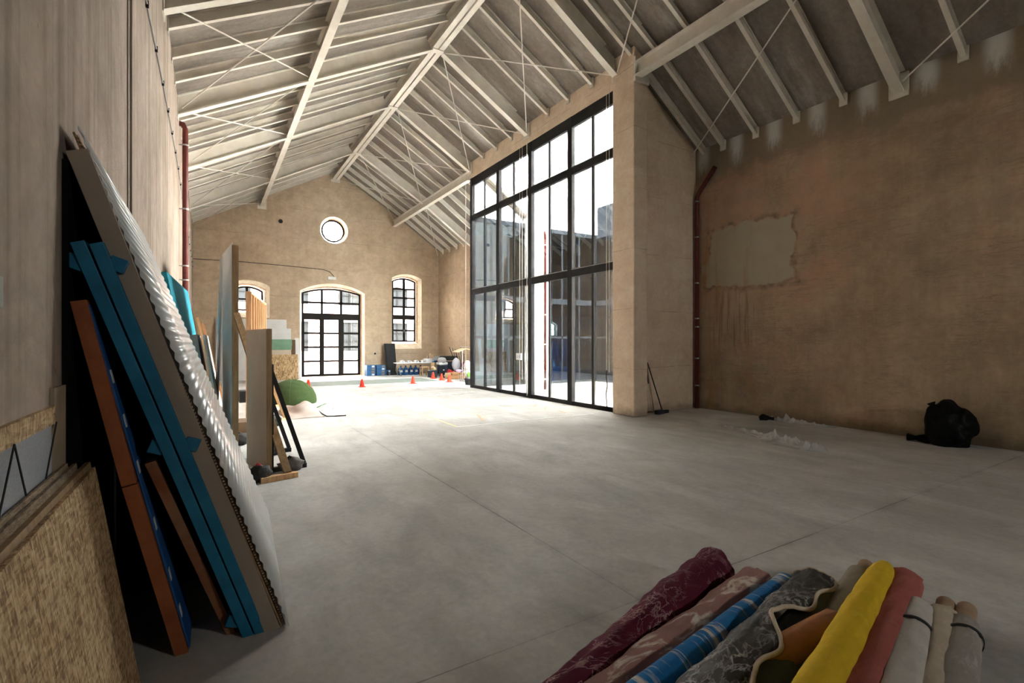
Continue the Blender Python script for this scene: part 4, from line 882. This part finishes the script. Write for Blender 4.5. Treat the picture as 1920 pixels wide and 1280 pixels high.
MB().cbox((9.55, 21.6, .1), (.8, .7, .55)).build('body', M_navy, t); MB().add([(9.05,21.2,.72),(10.05,21.2,.72),(10.05,22.0,.72),(9.05,22.0,.72),(9.15,21.35,.92),(10.0,21.35,.92),(10.0,21.95,.92),(9.15,21.95,.92)], [(0,3,2,1),(4,5,6,7),(0,1,5,4),(1,2,6,5),(2,3,7,6),(3,0,4,7)]).build('cover', M_black, t)
for x in (9.15, 9.98): MB().tube([(x, 21.28, .0), (x, 21.28, .75)], .02, 8).build('leg', M_chrome, t)
t = thing('black_bin', 'larger black bin with white label below the grey chair back', 'bin', (8.95, 20.5, 0))
MB().lathe([(.16, 0), (.2, .5), (.215, .5), (.215, .54), (.19, .55)], (8.95, 20.5, 0), 4).build('body', M_navy, t); MB().cbox((8.93, 20.33, .05), (.07, .02, .07)).build('label', M_labelw, t)
MB().cbox((8.9, 20.34, .32), (.06, .012, .04)).build('badge', M_greyblue, t)
t = thing('black_bin', 'smaller black bin left of the labelled bin', 'bin', (8.55, 20.8, 0))
MB().cbox((8.55, 20.8, 0), (.34, .3, .32)).build('body', M_navy, t, bevel=.02); MB().lathe([(.05, 0), (.05, .012)], (8.5, 20.64, .18), 12).build('badge', M_greyblue, t); MB().blob((8.6, 20.8, .38), (.13, .12, .1), 12, 8, .5, 4, 5).build('contents', M_tan, t, True)
t = thing('chair', 'grey curved chair back standing behind the large bin', 'chair', (9.1, 20.9, 0))
MB().lathe([(.19, .62), (.2, .75), (.15, .85), (.06, .88)], (9.08, 20.95, 0), 16).build('backrest', M_grey, t, True); MB().cbox((9.08, 20.95, .56), (.4, .36, .09)).build('seat', M_white, t)
for dx in (-.15, .15):
    for dy in (-.13, .13): MB().tube([(9.08+dx, 20.95+dy, .56), (9.08+dx*1.3, 20.95+dy*1.3, 0)], .012, 6).build('leg', M_chrome, t)
t = thing('shell_chair', 'pale blue-grey round shell chair beside the poles', 'chair', (9.5, 20.2, 0))
MB().blob((9.48, 20.3, .58), (.2, .12, .28), 18, 12, .1, 2, 6, False).build('shell', M_greyblue, t, True)
for dx in (-.14, .14): MB().tube([(9.48+dx*.5, 20.3, .35), (9.48+dx, 20.3, 0)], .015, 6).build('leg', M_pine, t)
tag(MB().blob((9.05, 20.05, .17), (.14, .13, .2), 14, 10, .5, 3, 9).blob((9.2, 20.0, .2), (.1, .08, .1), 12, 8, .5, 3, 4).build('red_bag', M_redp, None, True), 'red plastic bag between the labelled bin and cardboard bundle', 'bag')
for i in range(6):
    x = 9.55+.07*i; lab = ['dark pole at the left of the leaning pole bunch', 'second dark pole of the bunch in the corner', 'third dark pole of the bunch in the corner', 'fourth dark pole of the bunch in the corner', 'fifth dark pole of the bunch in the corner', 'shortest dark pole at the right of the bunch'][i]
    tag(MB().tube([(x+.12, 20.2+.03*i, 0), (x+.02*(i-2)-.05, 20.4, .7), (x+.07*(i-3)-.05, 20.6, 1.36-.05*((i*5) % 4)-.25*(i == 5))], .018, 8).build('pole', M_darkwood if i % 2 else M_black), lab, 'pole', 'poles bunched in the corner')
tag(MB().blob((9.75, 20.1, .55), (.12, .1, .13), 12, 8, .5, 3, 12).tube([(9.75, 20.1, .45), (9.75, 20.1, 0)], .03, 8).build('maroon_bundle', mat('maroon_plush', (.1, .01, .02), (.16, .02, .03), 9, .9)), 'maroon bundle in front of the corner poles', 'bundle')
t = thing('cardboard_bundle', 'strapped brown cardboard bundle on the floor behind the cones', 'bundle', (9.2, 19.4, 0))
MB().cbox((9.12, 19.5, 0), (.78, .45, .17), -.08).build('lower_bale', M_cardboard, t, bevel=.04); MB().cbox((9.15, 19.52, .17), (.66, .4, .1), .1).build('upper_bale', M_cardboard, t, bevel=.03)
MB().tube([(9.1, 19.25, .0), (9.1, 19.25, .28), (9.1, 19.75, .28)], .012, 6).build('strap', M_tan, t); MB().lathe([(.12, -.12), (.14, 0), (.12, .12)], (8.72, 19.5, .14), 12).build('roll_end', M_cream if False else M_tan, t, True)
t = thing('garment_stand', 'white stand with tan canopy beside the far glazing jamb', 'stand', (9.15, 18.6, 0))
for x in (8.92, 9.3): MB().tube([(x, 18.5, 0), (x, 18.5, 1.28)], .014, 8).build('post', M_white, t)
MB().add([(8.6, 18.3, 1.18), (9.0, 18.3, 1.32), (9.5, 18.3, 1.22), (8.6, 18.8, 1.18), (9.0, 18.8, 1.32), (9.5, 18.8, 1.22), (8.6, 18.3, 1.15), (9.0, 18.3, 1.29), (9.5, 18.3, 1.19), (8.6, 18.8, 1.15), (9.0, 18.8, 1.29), (9.5, 18.8, 1.19)],
   [(0,1,4,3),(1,2,5,4),(6,9,10,7),(7,10,11,8),(0,6,7,1),(1,7,8,2),(3,4,10,9),(4,5,11,10),(0,3,9,6),(2,8,11,5)]).build('canopy', M_tan, t)
MB().tube([(8.8, 18.5, 1.38), (9.5, 18.5, 1.4)], .012, 6).build('rail', M_chrome, t)
tag(MB().blob((8.85, 17.9, .62), (.16, .14, .22), 16, 10, .25, 3, 7).cbox((8.85, 17.9, .38), (.26, .2, .1)).build('cream_pouffe', M_cloth_w, None, True), 'rounded cream cushion seat on the trolley by the jamb', 'cushion')
t = thing('trolley', 'grey shelf trolley with lilac cloth near the glazing jamb', 'trolley', (8.9, 18.0, 0))
for z in (.05, .38): MB().cbox((8.9, 18.0, z), (.5, .4, .02)).build('shelf', M_chrome, t)
for x in (8.67, 9.13):
    for y in (17.82, 18.18): MB().tube([(x, y, 0), (x, y, .6)], .012, 6).build('post', M_chrome, t)
MB().blob((8.6, 18.15, .42), (.14, .12, .06), 12, 8, .5, 3, 4).build('lilac_cloth', M_purple, t, True)
t = thing('plant_bag', 'white and green printed sack by the glazing jamb', 'sack', (8.3, 16.6, 0))
MB().blob((8.25, 16.55, .36), (.14, .12, .17), 16, 10, .15, 3, 5).build('sack', M_white, t, True); MB().blob((8.2, 16.46, .38), (.07, .05, .1), 12, 8, .2, 3, 5).build('green_print', M_greenp, t, True)
t = thing('black_tub', 'black tub holding the green printed sack', 'tub', (8.25, 16.5, 0))
MB().lathe([(.15, 0), (.19, .2), (.205, .2), (.2, .23), (.17, .22)], (8.25, 16.5, 0), 18).build('tub', M_black, t); MB().tube([(8.36, 16.36, .23), (8.42, 16.33, .36), (8.42, 16.4, .45), (8.37, 16.46, .36)], .012, 6).build('handle', M_white, t, True)

# ------------------------------------------------------------------ right-hand side
t = thing('squeegee', 'floor squeegee leaning on the return wall by the pier', 'squeegee', (8.5, 7.7, 0))
MB().tube([(8.62, 7.68, .04), (8.42, 7.94, 1.13)], .013, 8).build('handle', M_black, t); MB().cbox((8.6, 7.68, 0), (.46, .07, .07), .15).build('blade', M_black, t, bevel=.01); MB().cbox((8.5, 7.66, 0), (.22, .12, .09), .15).build('head', M_navy, t, bevel=.01)
t = thing('mop_stick', 'two-part stick leaning on the return wall left of the squeegee', 'stick', (8.33, 7.9, 0))
MB().tube([(8.48, 7.86, .0), (8.40, 7.89, .66)], .006, 6).build('lower_rod', M_chrome, t); MB().tube([(8.40, 7.89, .66), (8.34, 7.93, 1.2)], .014, 8).build('grip', M_black, t)
t = thing('rubbish_bag', 'full black rubbish bag slumped against the right wall', 'bag', (9.72, 3.0, 0))
bb = MB().blob((9.72, 3.0, .27), (.27, .31, .36), 48, 32, .2, 1.7, 11)
for v in bb.v:
    v += Vector((1, 1, .4))*.022*noise.noise(v*13)
    if v.z > .47: v.z += .06*noise.noise(v*7)+.02
    v.z = max(v.z, .004); v.x = min(v.x, XR-.012)
bb.build('bag', M_bag, t, True)
bb2 = MB().tube([(9.72, 3.13, .5), (9.7, 3.2, .58), (9.7, 3.23, .64)], [.05, .025, .06], 10); bb2.build('knot', M_bag, t, True)
MB().tube([(9.68, 3.25, .07), (9.66, 3.42, .06), (9.66, 3.52, .06)], [.08, .035, .06], 12).build('tied_tail', M_bag, t, True)
def film(name, lab, pts, seed, m):
    bb = MB(); n = len(pts); k = 26
    for i in range((n-1)*10+1):
        s_ = i/10; a = min(int(s_), n-2); f = s_-a
        c = Vector(pts[a][:2]).lerp(Vector(pts[a+1][:2]), f); wd = pts[a][2]*(1-f)+pts[a+1][2]*f; ht = pts[a][3]*(1-f)+pts[a+1][3]*f
        d = (Vector(pts[a+1][:2])-Vector(pts[a][:2])).normalized(); nrm = Vector((-d.y, d.x))
        for j in range(k+1):
            q = (j/k-.5)*2; p = c+nrm*q*wd*.5
            z = .006+ht*(1-q*q)*abs(noise.noise(Vector((p.x*6, p.y*6, seed)))+.5*noise.noise(Vector((p.x*14, p.y*14, seed))))*1.7
            bb.v.append(Vector((p.x, p.y, z)))
    for i in range((n-1)*10):
        for j in range(k): a = i*(k+1)+j; bb.f.append([a, a+k+1, a+k+2, a+1]); bb.mi.append(0)
    o = bb.build(name, m); tag(o, lab, 'plastic wrap')
film('plastic_wrap', 'crumpled clear plastic wrap trailing across the floor', [(8.3, 6.0, .12, .06), (8.15, 5.5, .25, .07), (7.95, 4.95, .3, .08), (7.75, 4.5, .55, .17), (7.65, 3.95, .5, .12), (7.6, 3.75, .1, .03)], 1, M_film)
film('plastic_wrap', 'crumpled plastic wrap lying along the foot of the right wall', [(9.85, 5.95, .2, .1), (9.8, 5.6, .3, .14), (9.85, 5.2, .28, .12), (9.9, 4.7, .12, .05)], 5, M_film)
tag(MB().blob((9.65, 5.95, .05), (.12, .09, .06), 14, 8, .6, 3, 3).tube([(9.65, 5.95, .06), (9.75, 5.8, .04)], .03, 8).build('dark_rag', M_bag, None, True), 'small black rag at the end of the wrap by the wall', 'rag')

# ------------------------------------------------------------------ fabric rolls, front right
def roll(lab, far, near, r0, r1, m, wr=.06, seed=0, core=None, strap=None, flat=1.0, tip=False):
    P, Q = Vector(far), Vector(near); d = (Q-P); ln = d.length; d.normalize(); side = d.cross(Vector((0, 0, 1))).normalized(); up = side.cross(d)
    t = thing('fabric_roll', lab, 'fabric roll', (P.x, P.y, 0))
    bb = MB(); n, k = 36, 90
    for i in range(k+1):
        f = i/k; r = r0+(r1-r0)*f
        if i == 0: r *= .78
        if i == k: r *= .85
        if tip and f < .09: r *= .42+.58*math.sqrt(f/.09)
        for j in range(n):
            th = 2*math.pi*j/n; c_, s_ = math.cos(th), math.sin(th)
            q = Vector((f*ln*3.2, c_*1.5, s_*1.5+seed*5)); g = 1+wr*(noise.noise(q*1.3)*1.3+.6*noise.noise(q*3.1)+.35*noise.noise(Vector((f*ln*9, c_*5, s_*5+seed))))
            a = r*g
            if abs(th-2.2-.5*math.sin(f*7+seed)) < .1: a *= 1.045
            p = P+d*(f*ln)+side*c_*a+up*s_*a*flat; p.z = max(p.z, .004); bb.v.append(p)
    for i in range(k):
        for j in range(n): bb.f.append([i*n+j, i*n+(j+1) % n, (i+1)*n+(j+1) % n, (i+1)*n+j]); bb.mi.append(0)
    bb.f.append(list(range(n))[::-1]); bb.f.append([k*n+j for j in range(n)]); bb.mi += [0, 0]
    bb.build('cloth', m, t, True)
    if core:
        e = P-d*core[0]; R = core[1]; cb = MB()
        for (pp_, rr) in ((P+d*.05, R), (e, R), (e, R*.86), (e+d*.03, R*.86)):
            for j in range(24): th = 2*math.pi*j/24; cb.v.append(pp_+(side*math.cos(th)+up*math.sin(th))*rr)
        for i in range(3):
            for j in range(24): cb.f.append([i*24+j, i*24+(j+1) % 24, (i+1)*24+(j+1) % 24, (i+1)*24+j]); cb.mi.append(0)
        cb.f.append([72+j for j in range(24)]); cb.mi.append(0)
        cb.build('core_tube', M_tube, t, True)
    if strap:
        for sp, sk in strap:
            c = P+d*(ln*sp); r = (r0+(r1-r0)*sp)*(1+wr*.3)+.003; sb = MB()
            for ww in (-.013, .013):
                for j in range(32):
                    th = 2*math.pi*j/32; q = c+d*(ww+sk*math.cos(th)*.06)+side*math.cos(th)*r+up*math.sin(th)*r*flat; q.z = max(q.z, .002); sb.v.append(q)
            for j in range(32): sb.f.append([j, (j+1) % 32, 32+(j+1) % 32, 32+j]); sb.mi.append(0)
            o = sb.build('strap', M_black, t, True); solidify(o, .004)
    return t
def ext(a, b, z0, z1, k):      # carry the roll on past the lower frame edge by k
    a, b = Vector((a[0], a[1], z0)), Vector((b[0], b[1], z1)); return tuple(a), tuple(b+(b-a).normalized()*k)
RL = [
 ('maroon marbled fabric roll at the far left of the pile', (2.86, 2.10), (1.42, 1.70), .12, .10, .6, .125, .085, R_maroon, .14, 1, None, None),
 ('dusty pink and cream fabric roll next to the maroon one', (2.93, 1.84), (1.58, 1.60), .10, .10, .6, .10, .095, R_pink, .12, 2, None, None),
 ('blue tie-dye fabric roll with pale bands', (2.97, 1.68), (1.66, 1.48), .15, .15, .6, .068, .07, R_blue, .04, 3, None, None),
 ('slate green fabric roll under the charcoal cover', (3.12, 1.52), (1.9, 1.26), .11, .11, .6, .10, .10, R_green, .05, 4, None, None),
 ('greige fabric roll with cardboard core behind the yellow roll', (3.45, 1.50), (2.75, 1.33), .15, .12, 0, .07, .075, R_beige, .05, 5, (.17, .042), None),
 ('apricot fabric roll crossing under the yellow roll', (2.68, 1.27), (1.75, 1.36), .2, .12, .5, .065, .07, R_orange, .05, 6, None, None),
 ('yellow fabric roll lying on top of the pile', (3.58, 1.42), (2.12, 1.06), .21, .24, .6, .066, .075, R_yellow, .09, 7, None, None),
 ('brick pink fabric roll with black strap', (3.62, 1.33), (2.33, 1.01), .14, .14, .6, .09, .09, R_red, .07, 8, None, ((.86, .6),)),
 ('pale grey fabric roll with black strap near its end', (3.32, 1.17), (2.45, .93), .12, .13, .6, .085, .085, R_white, .05, 9, None, ((.2, .5),)),
 ('cream fabric roll with open cardboard core', (3.44, 1.09), (2.6, .87), .085, .085, .6, .08, .08, R_cream, .08, 10, (.2, .045), None),
 ('warm grey wrapped fabric roll at the far right', (3.42, 1.0), (2.7, .83), .08, .08, .6, .078, .08, R_gray, .1, 11, (.26, .045), ((.12, .8),)),
]
for lab, a, bq, z0, z1, k, r0, r1, m, wr, sd, core, st in RL:
    P, Q = ext(a, bq, z0, z1, k); roll(lab, P, Q, r0, r1, m, wr, sd, core, st, 1.0, sd == 7)
# charcoal cover draped over the slate roll
t = thing('fabric_cover', 'charcoal patterned cover with painted crease highlights and cream piping draped over the rolls', 'cover', (2.5, 1.4, 0))
A = Vector((3.06, 1.56, .13)); B = Vector((1.55, 1.24, .13)); d = (B-A); ln = d.length; d.normalize(); side = d.cross(Vector((0, 0, 1))).normalized()
bb = MB(); n, k = 30, 70; edge = []
for i in range(k+1):
    f = i/k; a1 = 2.05+.35*math.sin(f*11)+.25*math.sin(f*23+1); a0 = .1-.25*math.sin(f*9)
    a1 = min(a1, 2.6)
    for j in range(n+1):
        th = math.pi-(a0+(a1-a0)*j/n); q = Vector((f*6, math.cos(th)*2, math.sin(th)*2))
        r = .122+.012*noise.noise(q*1.2)+.007*noise.noise(q*3)+.004*noise.noise(q*7)
        p = A+d*(f*ln)-side*math.cos(th)*r*1.15+Vector((0, 0, 1))*math.sin(th)*r; p.z = max(p.z, .01); bb.v.append(p)
    edge.append(bb.v[-1].copy()+Vector((0, 0, .004)))
for i in range(k):
    for j in range(n): a = i*(n+1)+j; bb.f.append([a, a+1, a+n+2, a+n+1]); bb.mi.append(0)
o = bb.build('cover', R_cover, t, True); solidify(o, .004)
e0 = [bb.v[j].copy() for j in range(n+1)]
MB().tube(e0[::-1][:1]+edge, .011, 8).build('piping', M_piping, t, True); MB().tube(e0, .008, 8).build('piping', M_piping, t, True)
